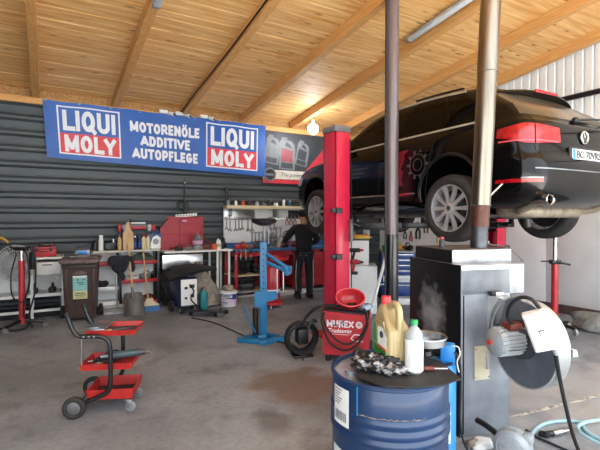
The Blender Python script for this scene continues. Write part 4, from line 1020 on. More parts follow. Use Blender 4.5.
def b_broom(t, v):
    dirv = v.normalized(); MB().tube([dirv*.2, v], .014, 10).build('handle', 'wood_light', t)
    m = MB(); m.prism([(-.05, .22), (.05, .22), (.07, .17), (.16, .11), (.16, .09), (-.16, .09), (-.16, .11), (-.07, .17)], -.03, .03); m.build('head', 'wood_plank', t)
    m = MB(); m.prism([(-.155, .095), (.155, .095), (.18, 0), (-.18, 0)], -.04, .04); m.build('bristles', 'brush_blue', t)
leaning('broom', 'broom with beige head and blue bristles leaning on the shelving', 'broom', spot(149.5, 311, Z=0), spot(142.8, 250, Y=8.07), b_broom)
def b_push(t, v):
    dirv = v.normalized(); MB().tube([dirv*.06, v], .016, 10).build('handle', 'steel', t)
    m = MB(); m.box((-.02, -.05, .035), (.40, .22, .03), rot=(R(14), 0, 0), bev=.008); m.box((-.02, .055, .075), (.38, .02, .09), bev=.006); m.build('blade', 'light_grey', t)
f_ = spot(117, 312, Z=0); leaning('snow_pusher', 'grey flat pusher with metal pole standing before the shelving', 'pusher', f_, Vector((f_.x-.0, 8.04, .98)), b_push)
q = spot(120, 265, Y=7.95)
t = thing('work_jacket', 'black jacket hung over the pole in front of the shelving', 'jacket', (q.x, 7.97, .62))
m = MB(); 
m.ball((0, 0, .2), (.14, .06, .16)); m.ball((.1, 0, .28), (.12, .055, .08)); m.ball((-.1, 0, .26), (.1, .05, .10)); m.build('body', 'cloth_dark', t)
MB().tube([(.16, 0, .3), (.2, -.01, .15), (.18, -.01, .08)], .05, 10, smooth=3).build('sleeve', 'cloth_dark', t); MB().tube([(.0, -.02, .1), (.03, -.03, .02), (.05, -.03, -.04)], .045, 10, smooth=3).build('sleeve', 'cloth_dark', t)
# ---- white table with stainless front panel
WX0, WX1, WY0, WY1 = 1.88, 3.20, 8.06, 8.62
t = thing('wash_table', 'white topped table with stainless front panel under the red case', 'table', ((WX0+WX1)/2, (WY0+WY1)/2, 0)); hw, hd = (WX1-WX0)/2, (WY1-WY0)/2
MB().box((0, 0, .985), (2*hw, 2*hd, .035), bev=.006).build('tabletop', 'white_paint', t)
MB().box((-.32, -hd+.02, .81), (.76, .025, .26), bev=.01).build('front_panel', 'stainless', t)
MB().box((-.32, .0, .70), (.76, .5, .02)).build('tray', 'steel_dull', t)
for x in (-hw+.03, .36, hw-.06):
    for y in (-hd+.04, hd-.04): MB().cyl((x, y, 0), (x, y, .97), .024, n=12).build('leg', 'white_plastic' if x > 0 else 'black_metal', t)
z = 1.003
# red moulded case standing open against the wall
q0, q1 = spot(160, 250, Y=8.55), spot(203, 250, Y=8.55)
W = q1.x-q0.x; Hh = .64
t = thing('moulded_case', 'large red ribbed plastic case standing open against the back wall', 'case', (q0.x, 8.55, z))
m = MB(); m.prism([(0, 0), (W, 0), (W, Hh), (.2, Hh), (0, Hh*.66)], -.03, .05); m.build('shell', 'red_case', t)
m = MB(); m.box((W/2, -.035, Hh*.48), (W, .015, .022), bev=.005); m.box((W*.45, -.035, Hh*.5), (.022, .015, Hh), bev=.005); m.box((W/2, -.035, Hh-.015), (W-.22, .015, .03), bev=.006); m.box((W-.012, -.035, Hh/2), (.024, .015, Hh), bev=.006); m.build('rib', 'red_case', t)
MB().box((W*.55, -.036, Hh-.08), (.09, .006, .03)).build('print', 'pink', t)
for x in (.2, W-.2): MB().box((x, -.035, .02), (.08, .03, .05), bev=.008).build('hinge', 'black_plastic', t)
q = spot(187, 216, Y=8.5)
t = thing('paper_pack', 'white printed paper pack lying on top of the red case', 'paper', (q.x, 8.56, z+Hh+.001)); m = MB(); m.box((0, 0, .03), (.42, .07, .06), rot=(0, R(-4), 0), bev=.004); m.build('pack', 'paper', t)
m = MB()
for k in range(7): m.box((-.17+k*.055, -.037, .032+.0), (.022, .004, .02), rot=(0, R(-4+k*9), 0))
m.build('print', 'label_ink', t)
# things on the white table
def zx(px, Y=8.2): return spot(px, 250, Y=Y).x
t = thing('water_bottle', 'large clear plastic bottle on the white table, right of the red case', 'bottle', (zx(198.5), 8.25, z))
MB().lathe([(0, 0), (.085, 0), (.095, .02), (.095, .06), (.09, .09), (.095, .12), (.095, .2), (.06, .27), (.022, .31), (.022, .33), (0, .33)], n=24).build('body', 'clearish', t); MB().cyl((0, 0, .325), (0, 0, .35), .026).build('cap', 'red_plastic', t)
MB().lathe([(.09, .1), (.0955, .12), (.0955, .18)], n=24).build('label', 'pink', t)
t = thing('spray_bottle', 'white spray bottle with dark trigger on the white table', 'bottle', (zx(218.5), 8.2, z))
MB().lathe([(0, 0), (.05, 0), (.055, .02), (.055, .12), (.03, .19), (.018, .21), (0, .21)], n=20).build('body', 'white_plastic', t); m = MB(); m.box((0, -.01, .235), (.035, .09, .04), bev=.01); m.tube([(0, -.04, .22), (0, -.05, .18)], .006); m.build('trigger', 'black_plastic', t); MB().lathe([(.0555, .04), (.0555, .11)], n=20).build('label', 'light_grey', t)
lump_tool('impact_tool', 'orange and brown power tool on the white table behind the spray bottle', 'power tool', (zx(209), 8.35, z), ('brownred', 'orange'), 1.1, R(150))
lump_tool('impact_tool', 'black power tool with yellow nose at the right end of the white table', 'power tool', (zx(226), 8.34, z), ('black_plastic', 'yellow'), 1.25, R(60))
lump_tool('impact_tool', 'small dark power tool on the white table in front of the red case', 'power tool', (zx(179), 8.18, z), ('black_plastic', 'mid_grey'), .7, R(10))
lump_tool('impact_tool', 'small grey power tool on the white table, left of the clear bottle', 'power tool', (zx(189), 8.2, z), ('mid_grey', 'steel_dull'), .65, R(200))
MB_ = MB(); MB_.cyl((0, 0, 0), (0, 0, .11), .05, n=20); tag(MB_.build('tin', 'orange', None, (zx(213), 8.13, z)), 'orange tin on the front edge of the white table', 'tin')
# ---- wheeled battery charger with black cover
q = spot(183, 311, Z=0)
t = thing('battery_charger', 'white fronted wheeled charger under a black cover below the red case', 'charger', (q.x+.02, 7.42, 0), R(6))
m = MB(); m.box((.0, .1, .36), (.31, .50, .48), bev=.02); m.build('case', 'navy', t)
m = MB(); m.box((.0, -.155, .36), (.28, .02, .44), bev=.006); fp = m.build('front_panel', 'white_plastic', t)
m = MB(); [MB().cyl((a, -.16, b), (a, -.19, b), c).build('knob', 'black_plastic', fp) for a, b, c in ((-.06, .44, .025), (.05, .30, .03), (-.06, .27, .02))]; MB().box((.05, -.166, .46), (.09, .006, .06)).build('meter', 'dark_grey', fp)
m = MB(); m.tube([(.0, -.175, .5), (.06, -.22, .38), (.0, -.23, .26), (.1, -.24, .14)], .012, 8, smooth=5); m.build('lead', 'black_rubber', t)
for x in (-.19, .19): MB().lathe([(0, -.025), (.06, -.025), (.10, -.02), (.105, 0), (.10, .02), (.06, .025), (0, .025)], (x, .18, .105), (0, R(90), 0), 26).build('wheel', 'black_rubber', t)
for x in (-.13, .13):
    w_ = MB().lathe([(0, -.02), (.05, -.02), (.07, -.015), (.072, 0), (.07, .015), (.05, .02), (0, .02)], (x, -.14, .072), (0, R(90), 0), 24).build('caster', 'black_rubber', t); MB().cyl((x-.024, -.14, .072), (x+.024, -.14, .072), .035).build('hub', 'light_grey', w_)
MB().box((.0, .08, .11), (.29, .4, .03)).build('base_plate', 'black_metal', t)
m = MB()
vs = []; N = 12
for i in range(N+1):
    u = i/N; x = -.36+.86*u; zt_ = .63+.11*math.sin(u*2.4)+.04*u; wy = .24+.05*math.sin(u*3)
    for k in range(12):
        a = 2*math.pi*k/12; vs.append((x, .05+math.cos(a)*wy, zt_-.03+math.sin(a)*(.045+.05*math.sin(math.pi*min(1, u+.1)))))
fs = [(i*12+k, i*12+(k+1) % 12, (i+1)*12+(k+1) % 12, (i+1)*12+k) for i in range(N) for k in range(12)]+[tuple(range(11, -1, -1)), tuple(N*12+k for k in range(12))]
m.add(vs, fs).build('cover', 'black_rubber', t)
# ---- beige dust sheet in a heap, teal bottle, bucket, black plate on the floor
q = spot(206, 309, Z=0)
def drape():
    m = MB(); vs = []; n, k = 26, 14; random.seed(9)
    for i in range(n):
        a = 2*math.pi*i/n
        for j in range(k):
            u = j/(k-1); rr = .05+.29*u**1.2*(1+.22*math.sin(a*5+u*2)+.1*math.sin(a*9)); zz = .76*(1-u)**.8*(1+.06*math.sin(a*3))+.02+.03*math.sin(a*7+u*5)*u
            vs.append((math.cos(a)*rr*1.05-.14*(1-u), math.sin(a)*rr*.5+.04*(1-u), max(zz, .0)))
    fs = [(i*k+j, ((i+1) % n)*k+j, ((i+1) % n)*k+j+1, i*k+j+1) for i in range(n) for j in range(k-1)]
    fs.append(tuple(i*k for i in range(n))); fs.append(tuple(i*k+k-1 for i in range(n)))
    return m.add(vs, fs).build('dust_sheet', 'beige_cloth', None, (q.x+.08, 7.74, 0), 0, 80)
tag(drape(), 'beige crumpled dust sheet heaped beside the wheeled charger', 'cloth')
q = spot(202.5, 307.5, Z=0)
t = bottle('detergent_bottle', 'teal plastic bottle on the floor in front of the dust sheet', q.x-.02, q.y-.12, 0, .075, .38, 'teal', 'teal', neck=.4); m = MB(); m.box((0, -.0, .37), (.03, .09, .04), bev=.01); m.build('trigger', 'cap_red', t)
q = spot(231, 307, Z=0)
t = thing('bucket', 'white plastic bucket with blue and pink label on the floor', 'bucket', (q.x, q.y+.12, 0), R(-31))
MB().lathe([(0, 0), (.128, 0), (.135, .01), (.155, .26), (.148, .26), (.128, .02), (0, .015)], n=32).build('body', 'white_plastic', t)
MB().lathe([(0, .28), (.15, .28), (.165, .275), (.165, .25), (.155, .25)], n=32).build('lid', 'white_plastic', t)
def band(z0, z1, a0, a1, mat, name, off=.003, f=None):
    m = MB(); vs = []; n = 24
    for i in range(n+1):
        a = R(a0+(a1-a0)*i/n)
        for z_ in (z0 if not f else f(i/n), z1):
            r_ = .135+.02*(z_-.01)/.25+off; vs.append((math.cos(a)*r_, math.sin(a)*r_, z_))
    return m.add(vs, [(2*i, 2*i+2, 2*i+3, 2*i+1) for i in range(n)]).build(name, mat, t)
lb = band(.03, .235, 190, 350, 'lilac', 'label'); band(.12, .235, 192, 348, 'blue_box', 'label_top', .005, lambda u: .17-.07*max(0, u-.35)); band(.175, .215, 228, 305, 'banner_white', 'label_oval', .007); band(.186, .204, 240, 293, 'label_ink', 'print', .009); band(.085, .11, 290, 348, 'pink', 'label_stripe', .006); band(.075, .09, 225, 275, 'label_ink', 'print', .007)
clothlump('rag', 'pale brown rag lying on the lid of the white bucket', 'rag', (q.x+.0, q.y+.14, .283), (.10, .09, .07), 'beige_cloth', 12)
q = spot(208, 315, Z=0)
t = thing('metal_plate', 'black notched metal plate lying on the floor by the bucket', 'plate', (q.x, q.y, 0), R(-32))
m = MB(); poly = [(-.31, -.05), (-.22, -.16), (-.05, -.11), (.12, -.12), (.2, -.2), (.31, -.17), (.27, -.02), (.33, .1), (.2, .14), (.1, .08), (-.1, .1), (-.22, .14)]
n = len(poly); m.add([(x, y, .01) for x, y in poly]+[(x*.96, y*.96, .075) for x, y in poly], [tuple(range(n-1, -1, -1)), tuple(range(n, 2*n))]+[(i, (i+1) % n, n+(i+1) % n, n+i) for i in range(n)]); m.build('plate', 'black_metal', t)
for x, y in ((-.22, -.06), (.24, -.1), (.2, .08)): MB().cyl((x, y, .07), (x, y, .095), .025).build('stud', 'dark_grey', t)
P = [spot(a, b, Z=.01) for a, b in ((192, 318), (215, 323), (240, 334), (254, 341))]
tag(MB().tube(P, .009, 6, smooth=6).build('floor_cable', 'black_rubber'), 'black cable on the floor from the notched plate to the blue press', 'cable')
P = [spot(a, b, Z=.01) for a, b in ((256, 335), (275, 341), (292, 345), (300, 352), (303, 360))]
tag(MB().tube(P, .009, 6, smooth=6).build('floor_cable', 'black_rubber'), 'black cable on the floor from the blue press to the cable coil', 'cable')
# cable coil hanging on the wall above the red case
q = spot(184, 205, Y=8.68)
t = thing('cable_hank', 'black cable hank hanging on the ribbed wall below the banner', 'cable', (q.x, 8.70, q.z))
m = MB(); m.tube([(.02, .0, .55), (.02, 0, .3), (.0, -.01, .05), (0, 0, -.2)], .012, 8, smooth=5)
for k in range(3): m.torus((-.05+.03*k, -.02, -.02*k), .085+.012*k, .006, rot=(R(90), .2*k, .3), n=22, k=6)
m.build('loops', 'black_plastic', t); MB().cyl((.02, .04, .45), (.02, -.02, .45), .012).build('hook', 'steel', t)
# ================================================================== TOOL BOARD AND RED FRAMED BENCH
BX0, BX1 = 3.24, 5.75
t = thing('tool_board', 'white pegboard of hanging spanners behind the blue press', 'tool board', (BX0, WB-.075, 1.02))
BW = BX1-BX0-.1
MB().box((BW/2, 0, .40), (BW, .03, .80), bev=.004).build('board', 'pegboard', t)
m = MB(); m.box((.36, -.025, .67), (.70, .012, .21), bev=.004); m.build('steel_sheet', 'stainless', t)
m = MB(); m.prism([(.10, .72), (.16, .67), (.10, .62), (.115, .62), (.18, .67), (.115, .72)], -.034, -.031); m.build('arrow_mark', 'label_ink', t)
# long plank shelf above
t = thing('wall_shelf', 'long pale plank shelf with clutter above the tool board', 'shelf', (BX0, WB-.16, 1.85)); L = 2.3
MB().box((L/2, 0, 0), (L, .26, .07), bev=.006).build('plank', 'wood_plank', t)
for x in (.1, L/2, L-.1): MB().prism([(0, -.03), (0, -.2), (.02, -.2), (.03, -.03)], -.1, .12, 0, T((x, 0, 0))).build('bracket', 'steel_dull', t)
m = MB(); m.box((.04, -.01, .17), (.05, .04, .42), bev=.004); tag(m.build('wall_bar', 'black_metal', None, (BX0+.02, WB-.1, 1.80+.09)), 'short black upright bar at the left end of the plank shelf', 'bar')
zs = 1.886
random.seed(21)
def sx(px): return spot(px, 207, Y=WB-.16).x
bottle('fluid_bottle', 'small white bottle on the left part of the plank shelf', sx(236), WB-.15, zs, .03, .12, 'white_plastic', 'mid_grey')
lump_tool('hand_tool', 'dark tool lying on the plank shelf above the steel sheet', 'tool', (sx(250), WB-.15, zs), ('dark_grey', 'steel_dull'), .6, R(10))
lump_tool('hand_tool', 'grey tool lying on the middle of the plank shelf', 'tool', (sx(264), WB-.15, zs), ('mid_grey', 'black_plastic'), .55, R(200))
bottle('spray_can', 'white spray can on the plank shelf left of the person', sx(284), WB-.15, zs, .03, .17, 'white_plastic', 'black_plastic', neck=.6)
bottle('spray_can', 'blue spray can on the plank shelf left of the person', sx(290), WB-.15, zs, .03, .13, 'blue_bench', 'white_plastic', neck=.6)
lump_tool('hand_tool', 'black tool on the plank shelf above the person', 'tool', (sx(299), WB-.15, zs), ('black_plastic', 'steel_dull'), .55, R(30))
for px, r_, h_, mt, lab in ((243, .04, .10, 'orange', 'orange tin on the plank shelf, right of the small white bottle'), (257, .045, .08, 'light_grey', 'pale grey tin on the plank shelf, between the two lying tools'), (270, .035, .13, 'dark_grey', 'dark grey tin on the plank shelf above the press dish'), (276, .05, .07, 'white_plastic', 'white tin on the plank shelf above the pale yellow bottle'), (228, .045, .09, 'steel_dull', 'metal tin at the left end of the plank shelf')):
    t = thing('tin', lab, 'tin', (sx(px), WB-.15, zs)); MB().cyl((0, 0, 0), (0, 0, h_), r_, n=20).build('body', mt, t); MB().cyl((0, 0, h_), (0, 0, h_+.012), r_*.9, n=20).build('lid', 'steel_dull', t)
# hanging spanners: one built, the rest copied
def spanner():
    t = thing('spanner', 'steel spanner hanging on the white pegboard', 'spanner', (0, 0, 0), 0, 'spanners on the pegboard')
    m = MB(); m.box((0, 0, -.10), (.016, .007, .17), bev=.003); m.build('shaft', 'steel_dull', t)
    m = MB(); m.torus((0, 0, 0), .016, .0065, rot=(R(90), 0, 0), n=16, k=6); m.build('ring_end', 'steel_dull', t)
    m = MB(); m.prism([(-.012, 0), (-.026, -.02), (-.022, -.045), (-.010, -.045), (-.010, -.022), (.010, -.022), (.010, -.045), (.022, -.045), (.026, -.02), (.012, 0)], -.005, .005, 0, T((0, 0, -.18))); m.build('open_end', 'steel_dull', t)
    return t
sp_ = None
ORD = 'first second third fourth fifth sixth seventh eighth ninth'.split()
rows = [(1.62, [226.5, 230, 235.5, 239, 242, 248, 252, 270, 274.5], 1.25), (1.30, [252, 255.5, 259, 262.5, 267], 1.15), (1.40, [276.5, 280.5], 1.1)]
for z, xs, sc in rows:
    for i, px in enumerate(xs):
        q = spot(px, 225, Y=WB-.10)
        lab = 'steel spanner on the white pegboard, '+ORD[i]+' from the left in the '+('upper row' if z > 1.5 else ('lower row' if z < 1.35 else 'pair near the bottle'))
        if sp_ is None: sp_ = spanner(); o = sp_; o.location = (q.x, WB-.10, z); o['label'] = lab
        else: o = dup(sp_, (q.x, WB-.10, z), None, lab)
        o['group'] = 'spanners, '+('upper row' if z > 1.5 else ('lower row' if z < 1.35 else 'right'))
        o.scale = (1.6, 1.3, sc*random.uniform(.85, 1.1))
# hanging hand tools right of the board
def pliers(name, lab, px, py, Y, mat, s=1, X=None):
    q = spot(px, py, Y=Y) if X is None else spot(px, py, X=X)
    t = thing(name, lab, 'pliers', q, 0 if X is None else R(-90))
    m = MB(); m.prism([(-.02, .02), (0, .07), (.02, .02), (.018, -.02), (-.018, -.02)], -.008, .008); m.build('jaw', 'steel_dull', t)
    for sg in (-1, 1): MB().tube([(sg*.006, 0, -.015), (sg*.032, 0, -.07), (sg*.026, 0, -.15)], .011, 8, smooth=3).build('handle', mat, t)
    t.scale = (s, s, s); return t
pliers('pliers', 'red handled pliers hung beneath the plank shelf, nearest the pale bottle', 287, 219, WB-.10, 'red_plastic', 1.0)
pliers('pliers', 'black handled pliers hung beneath the plank shelf, beside the red ones', 291, 219, WB-.10, 'black_plastic', 1.0)
pliers('pliers', 'red handled pliers hung beneath the plank shelf, nearest the person', 295, 219, WB-.10, 'red_plastic', 1.0)
MB_ = MB(); MB_.box((0, 0, 0), (.42, .06, .2), bev=.01); tag(MB_.build('holder_strip', 'black_plastic', None, (spot(291, 217, Y=WB-.07).x+.12, WB-.065, 1.70)), 'dark tool holder strip under the plank shelf', 'tool holder')
q = spot(277, 216, Y=WB-.14)
t = thing('hanging_bottle', 'pale yellow plastic bottle hanging under the plank shelf', 'bottle', (q.x, WB-.13, 1.60)); MB().box((0, 0, .08), (.08, .06, .16), bev=.02, seg=3).build('body', 'offwhite', t); MB().cyl((0, 0, .155), (0, 0, .2), .018).build('neck', 'yellow', t)
# bench
t = thing('work_bench', 'red framed workbench with blue top below the tool board', 'workbench', ((BX0+BX1)/2, 8.36, 0)); hw, hd = (BX1-BX0)/2, .31
MB().box((0, 0, .96), (2*hw, 2*hd, .05), bev=.006).build('benchtop', 'blue_bench', t)
MB().box((0, hd-.01, 1.04), (2*hw, .02, .11)).build('upstand', 'blue_bench', t)
for x in (-hw+.04, -.52, .12, hw-.04):
    for y in (-hd+.03, hd-.03): MB().box((x, y, .47), (.055, .055, .93), bev=.004).build('leg', 'red_paint', t)
for z in (.12, .45): MB().box(((-hw-.52)/2, 0, z), (hw-.52, .54, .025)).build('lower_shelf', 'wood_plank' if z > .3 else 'light_grey', t)
MB().box((-.2, 0, .88), (2*hw-.5, .5, .09)).build('apron', 'red_paint', t)
m = MB(); m.box((.68, -.02, .5), (1.06, .54, .74), bev=.008); cabn = m.build('cabinet', 'red_paint', t)
for k in range(4):
    d_ = MB().box((.68, -.30, .22+.18*k), (1.0, .02, .16), bev=.006).build('drawer', 'red_plastic', cabn)
MB().box((0, 0, .03), (2*hw, .5, .05)).build('plinth', 'light_grey', t)
# dark bits on the lower shelf, clutter on the bench top
for i, (px, z, s, mt, lab) in enumerate(((242, .465, 1.0, 'black_plastic', 'black power tool on the wooden shelf inside the red bench, left one'), (253, .465, 1.0, 'black_plastic', 'black power tool on the wooden shelf inside the red bench, right one'), (246, .135, 1.0, 'dark_grey', 'dark tool on the bottom shelf inside the red bench'))):
    lump_tool('power_tool', lab, 'power tool', (spot(px, 270, Y=8.36).x, 8.34, z), (mt, 'dark_grey'), s*1.25, R(70*i+20))
def bx(px): return spot(px, 250, Y=8.25).x
zb = .986
for px, mats, s, rz, lab in ((238, ('red_plastic', 'steel_dull'), .8, 10, 'red grinder on the blue bench top at its left end'), (243, ('orange', 'black_plastic'), .9, 120, 'orange grinder on the blue bench top beside the red one'), (250, ('mid_grey', 'steel'), .8, 60, 'grey grinder on the blue bench top left of the press'), (256, ('dark_grey', 'red_plastic'), .8, 200, 'dark drill with red nose on the bench top behind the press'), (284, ('black_plastic', 'steel'), .9, 30, 'black drill on the bench top left of the person'), (294, ('red_paint', 'steel'), .8, 100, 'red drill on the bench top in front of the person')):
    lump_tool('bench_tool', lab, 'power tool', (bx(px), 8.22, zb), mats, s, R(rz))
for i, (px, mt, lab) in enumerate(((236, 'red_plastic', 'red handled screwdriver under the blue bench edge, nearest the white table'), (241, 'orange', 'orange handled screwdriver hanging under the blue bench edge'), (246, 'yellow', 'yellow handled screwdriver hanging under the blue bench edge'), (251, 'black_plastic', 'black handled screwdriver hanging under the blue bench edge, nearest the press'))):
    q = spot(px, 254, Y=8.03); t = thing('screwdriver', lab, 'screwdriver', (q.x, 8.035, .91)); MB().cyl((0, 0, -.02), (0, 0, .07), .016, n=12).build('handle', mt, t); MB().cyl((0, 0, -.12), (0, 0, -.02), .006, n=8).build('shaft', 'steel', t)
for px, h_, mt, lab in ((261, .14, 'navy', 'navy tin on the blue bench behind the press mast'), (281, .18, 'offwhite', 'pale tall tin on the blue bench between the machine and the looped lead'), (298, .12, 'steel_dull', 'metal tin on the blue bench in front of the person')):
    t = thing('tin', lab, 'tin', (bx(px), 8.36, zb)); MB().cyl((0, 0, 0), (0, 0, h_), .05, n=20).build('body', mt, t); MB().cyl((0, 0, h_), (0, 0, h_+.012), .046, n=20).build('lid', 'steel_dull', t)
q = spot(273, 245, Y=8.2)
t = thing('bench_vise', 'grey metal machine with round top on the bench behind the blue jaws', 'machine', (q.x, 8.22, zb))
m = MB(); m.cyl((0, 0, 0), (0, 0, .05), .09, n=20); m.box((0, 0, .14), (.12, .14, .18), bev=.03); m.ball((0, 0, .25), .085); m.build('body', 'mid_grey', t); MB().tube([(.0, -.1, .16), (.02, -.16, .18), (.1, -.17, .2)], .012, 8).build('handle', 'steel', t); MB().cyl((0, -.06, .14), (0, -.11, .14), .05).build('dial', 'steel', t)
q = spot(290, 240, Y=8.3)
t = thing('coiled_lead', 'black looped lead hanging over the bench in front of the pegboard', 'cable', (q.x, 8.45, 1.12)); m = MB(); m.torus((0, 0, .1), .11, .012, rot=(R(90), 0, .2), n=22, k=6); m.torus((.02, -.02, .06), .09, .012, rot=(R(80), 0, 0), n=22, k=6); m.build('loops', 'black_rubber', t); MB().box((0.02, -.03, -.05), (.09, .05, .06), bev=.015).build('plug', 'red_plastic', t)
MB_ = MB(); MB_.box((0, 0, .05), (1.3, .1, .1), bev=.01); tag(MB_.build('channel_bar', 'white_paint', None, (4.35, 7.98, 0)), 'long white metal bar on the floor in front of the bench', 'bar')
# ---- red waste oil drainer
q = spot(276, 309, Z=0)
t = thing('oil_drainer', 'red cylindrical drum on casters between the blue press and the person', 'drum', (q.x, q.y+.17, 0), R(-30))
MB().lathe([(0, .10), (.13, .10), (.15, .13), (.15, .70), (.13, .74), (.05, .76), (0, .76)], n=30).build('tank', 'red_paint', t)
m = MB(); m.lathe([(.02, .78), (.06, .80), (.24, .86), (.25, .92), (.235, .92), (.22, .87), (.05, .81), (0, .81)], (.06, .06, 0), n=28); m.build('tray', 'red_plastic', t); MB().cyl((.04, .04, .74), (.05, .05, .82), .025).build('stem', 'steel_dull', t)
MB().cyl((0, 0, .07), (0, 0, .11), .20, n=26).build('base', 'red_paint', t)
for a in (30, 150, 270): MB().cyl((math.cos(R(a))*.18-.012, math.sin(R(a))*.18, .036), (math.cos(R(a))*.18+.012, math.sin(R(a))*.18, .036), .036, n=18).build('caster', 'light_grey', t)
MB().lathe([(.151, .28), (.151, .34)], n=30).build('stripe', 'banner_white', t)
# ---- blue spring press
q = spot(262, 341, Z=0)
t = thing('spring_press', 'blue upright spring press with black dish on top', 'press', (q.x, q.y, 0), R(-22))
m = MB(); m.box((0, 0, .05), (.11, .12, .08), bev=.008)
for sg in (-1, 1): m.box((sg*.17, -.06, .03), (.30, .08, .06), rot=(0, 0, sg*R(24)), bev=.006); m.box((sg*.12, .14, .03), (.26, .07, .06), rot=(0, 0, -sg*R(40)), bev=.006)
m.box((.0, -.15, .03), (.09, .12, .06), bev=.006); m.build('base', 'blue_paint', t)
m = MB(); m.box((.02, .02, .68), (.09, .075, 1.25), bev=.006); m.build('mast', 'blue_paint', t)
m = MB()
for k in range(9): m.cyl((.02, -.02, .62+k*.075), (.02, -.0135, .62+k*.075), .012, n=12)
m.build('peg_holes', 'black_metal', t)
m = MB(); m.prism([(-.10, .46), (.02, .46), (.05, .52), (.20, .56), (.20, .66), (-.10, .66)], -.05, -.03); m.build('gusset', 'blue_paint', t)
m = MB(); m.cyl((-.085, -.02, .10), (-.085, -.02, .44), .038, n=20); m.cyl((-.085, -.02, .44), (-.085, -.02, .52), .018, n=14); m.build('hydraulic_jack', 'black_metal', t)
MB().tube([(-.09, -.06, .13), (-.2, -.08, .35), (-.24, -.09, .5)], .012, 8).build('pump_lever', 'blue_paint', t)
def jaw(z, tilt, mt='blue_paint'):
    m = MB(); a = Vector((.07, .0, z)); b = Vector((.33, -.12, z+tilt)); dd = b-a
    m.tube([a+Vector((0, .05, 0)), b+Vector((.02, .07, 0))], .022, 8); m.tube([a+Vector((0, -.05, .02)), b+Vector((.0, -.07, 0))], .022, 8); m.box(b, (.06, .2, .07), rot=(0, .2, -.4), bev=.01); m.build('jaw_arm', mt, t)
jaw(1.13, -.17); jaw(1.02, -.10)
m = MB()
for x in (.19, .27): m.tube([(x, -.12, 1.0), (x, -.13, .66)], .008, 6)
m.build('chain', 'steel', t)
m = MB(); m.lathe([(.0, 1.515), (.07, 1.52), (.16, 1.56), (.175, 1.61), (.165, 1.615), (.14, 1.585), (.05, 1.56), (0, 1.56)], (.03, 0, 0), n=28); m.build('top_dish', 'black_metal', t)
for x in (.03, .09):
    MB().cyl((x, .02, 1.28), (x, .02, 1.55), .010, n=10).build('rod', 'steel_dull', t)
MB().tube([(.18, 0, 1.585), (.26, .0, 1.61), (.32, .02, 1.60)], .012, 8).build('side_bar', 'light_grey', t)
# ================================================================== RIGHT OF THE LIFT POST
vz = -R(30)
q = spot(366, 314, Z=0)
t = thing('white_machine', 'white sheet metal cabinet in two tiers behind the red lift post', 'cabinet', (q.x-.12, q.y+.28, 0), R(-36))
m = MB(); m.box((0, 0, .42), (.88, .50, .80), bev=.015); m.build('lower_cabinet', 'white_paint', t)
m = MB(); m.box((-.06, .05, 1.03), (.74, .36, .42), bev=.012); m.build('upper_panel', 'white_plastic', t)
MB().box((-.06, .05, 1.255), (.78, .42, .03), bev=.006).build('shelf_top', 'dark_grey', t); MB().box((0, 0, .015), (.84, .46, .03)).build('plinth', 'mid_grey', t)
for z, mt, mt2 in ((1.0, 'black_plastic', 'red_plastic'), (.83, 'red_paint', 'black_plastic')):
    pass
base = t
def drill(lab, px, py, d, mat, nose, rz):
    q = spot(px, py, d=d); t = thing('cordless_drill', lab, 'drill', q, rz)
    m = MB(); m.cyl((-.10, 0, .03), (.06, 0, .03), .034, n=16); m.box((-.04, 0, -.06), (.045, .05, .15), rot=(0, R(14), 0), bev=.012); m.build('body', mat, t)
    m = MB(); m.cyl((.06, 0, .03), (.12, 0, .03), .026, .014, 14); m.build('chuck', nose, t); MB().box((-.02, 0, -.145), (.10, .065, .05), bev=.01).build('battery', nose, t); return t
dr = [('black cordless drill with red battery hung on the white cabinet, upper one', 356, 252, 'black_plastic', 'red_plastic'), ('red and black cordless drill hung on the white cabinet, lower one', 356, 264, 'red_plastic', 'black_plastic')]
for lab, px, py, a, b in dr:
    drill(lab, px, py, 6.98, a, b, R(-36))
# workshop machine on top
top = Matrix.Translation(base.location) @ Euler((0, 0, R(-36))).to_matrix().to_4x4()
def on_top(x, y): return top @ Vector((x, y, 1.271))
t = thing('gear_machine', 'pale grey pressing machine on the white cabinet, nearest the lift post', 'machine', on_top(.02, .05), R(-36))
m = MB(); m.box((0, 0, .02), (.26, .26, .04), bev=.01); m.box((0, 0, .20), (.15, .14, .34), bev=.03); m.build('body', 'light_grey', t); m = MB(); m.cyl((0, -.04, .34), (0, -.04, .42), .05); m.box((0, .02, .40), (.24, .08, .05), bev=.01); m.build('head', 'white_paint', t); MB().cyl((.09, -.08, .3), (.09, -.11, .3), .045, n=20).build('gauge', 'black_plastic', t)
t = thing('gear_machine', 'small grey machine with round dial beside the yellow box', 'machine', on_top(.27, .09), R(-36))
m = MB(); m.box((0, 0, .02), (.2, .2, .04), bev=.01); m.box((0, 0, .13), (.13, .12, .2), bev=.03); m.cyl((0, -.07, .28), (0, .05, .28), .075, n=22); m.build('body', 'light_grey', t); MB().cyl((0, -.072, .28), (0, -.08, .28), .05, n=22).build('dial', 'black_plastic', t); m = MB(); m.tube([(.05, 0, .3), (.16, -.03, .33)], .012); m.build('lever', 'black_metal', t)
for g_ in [o for o in COL.objects if o.name.startswith('gear_machine')]: g_.scale = (1, 1, .76)
t = thing('yellow_box', 'flat yellow box on the front edge of the white cabinet top', 'box', on_top(.18, -.10), R(-36)); MB().box((0, 0, .03), (.28, .09, .06), bev=.01).build('body', 'yellow', t); MB().box((0, -.0, .065), (.26, .08, .015), bev=.004).build('lid', 'orange', t)
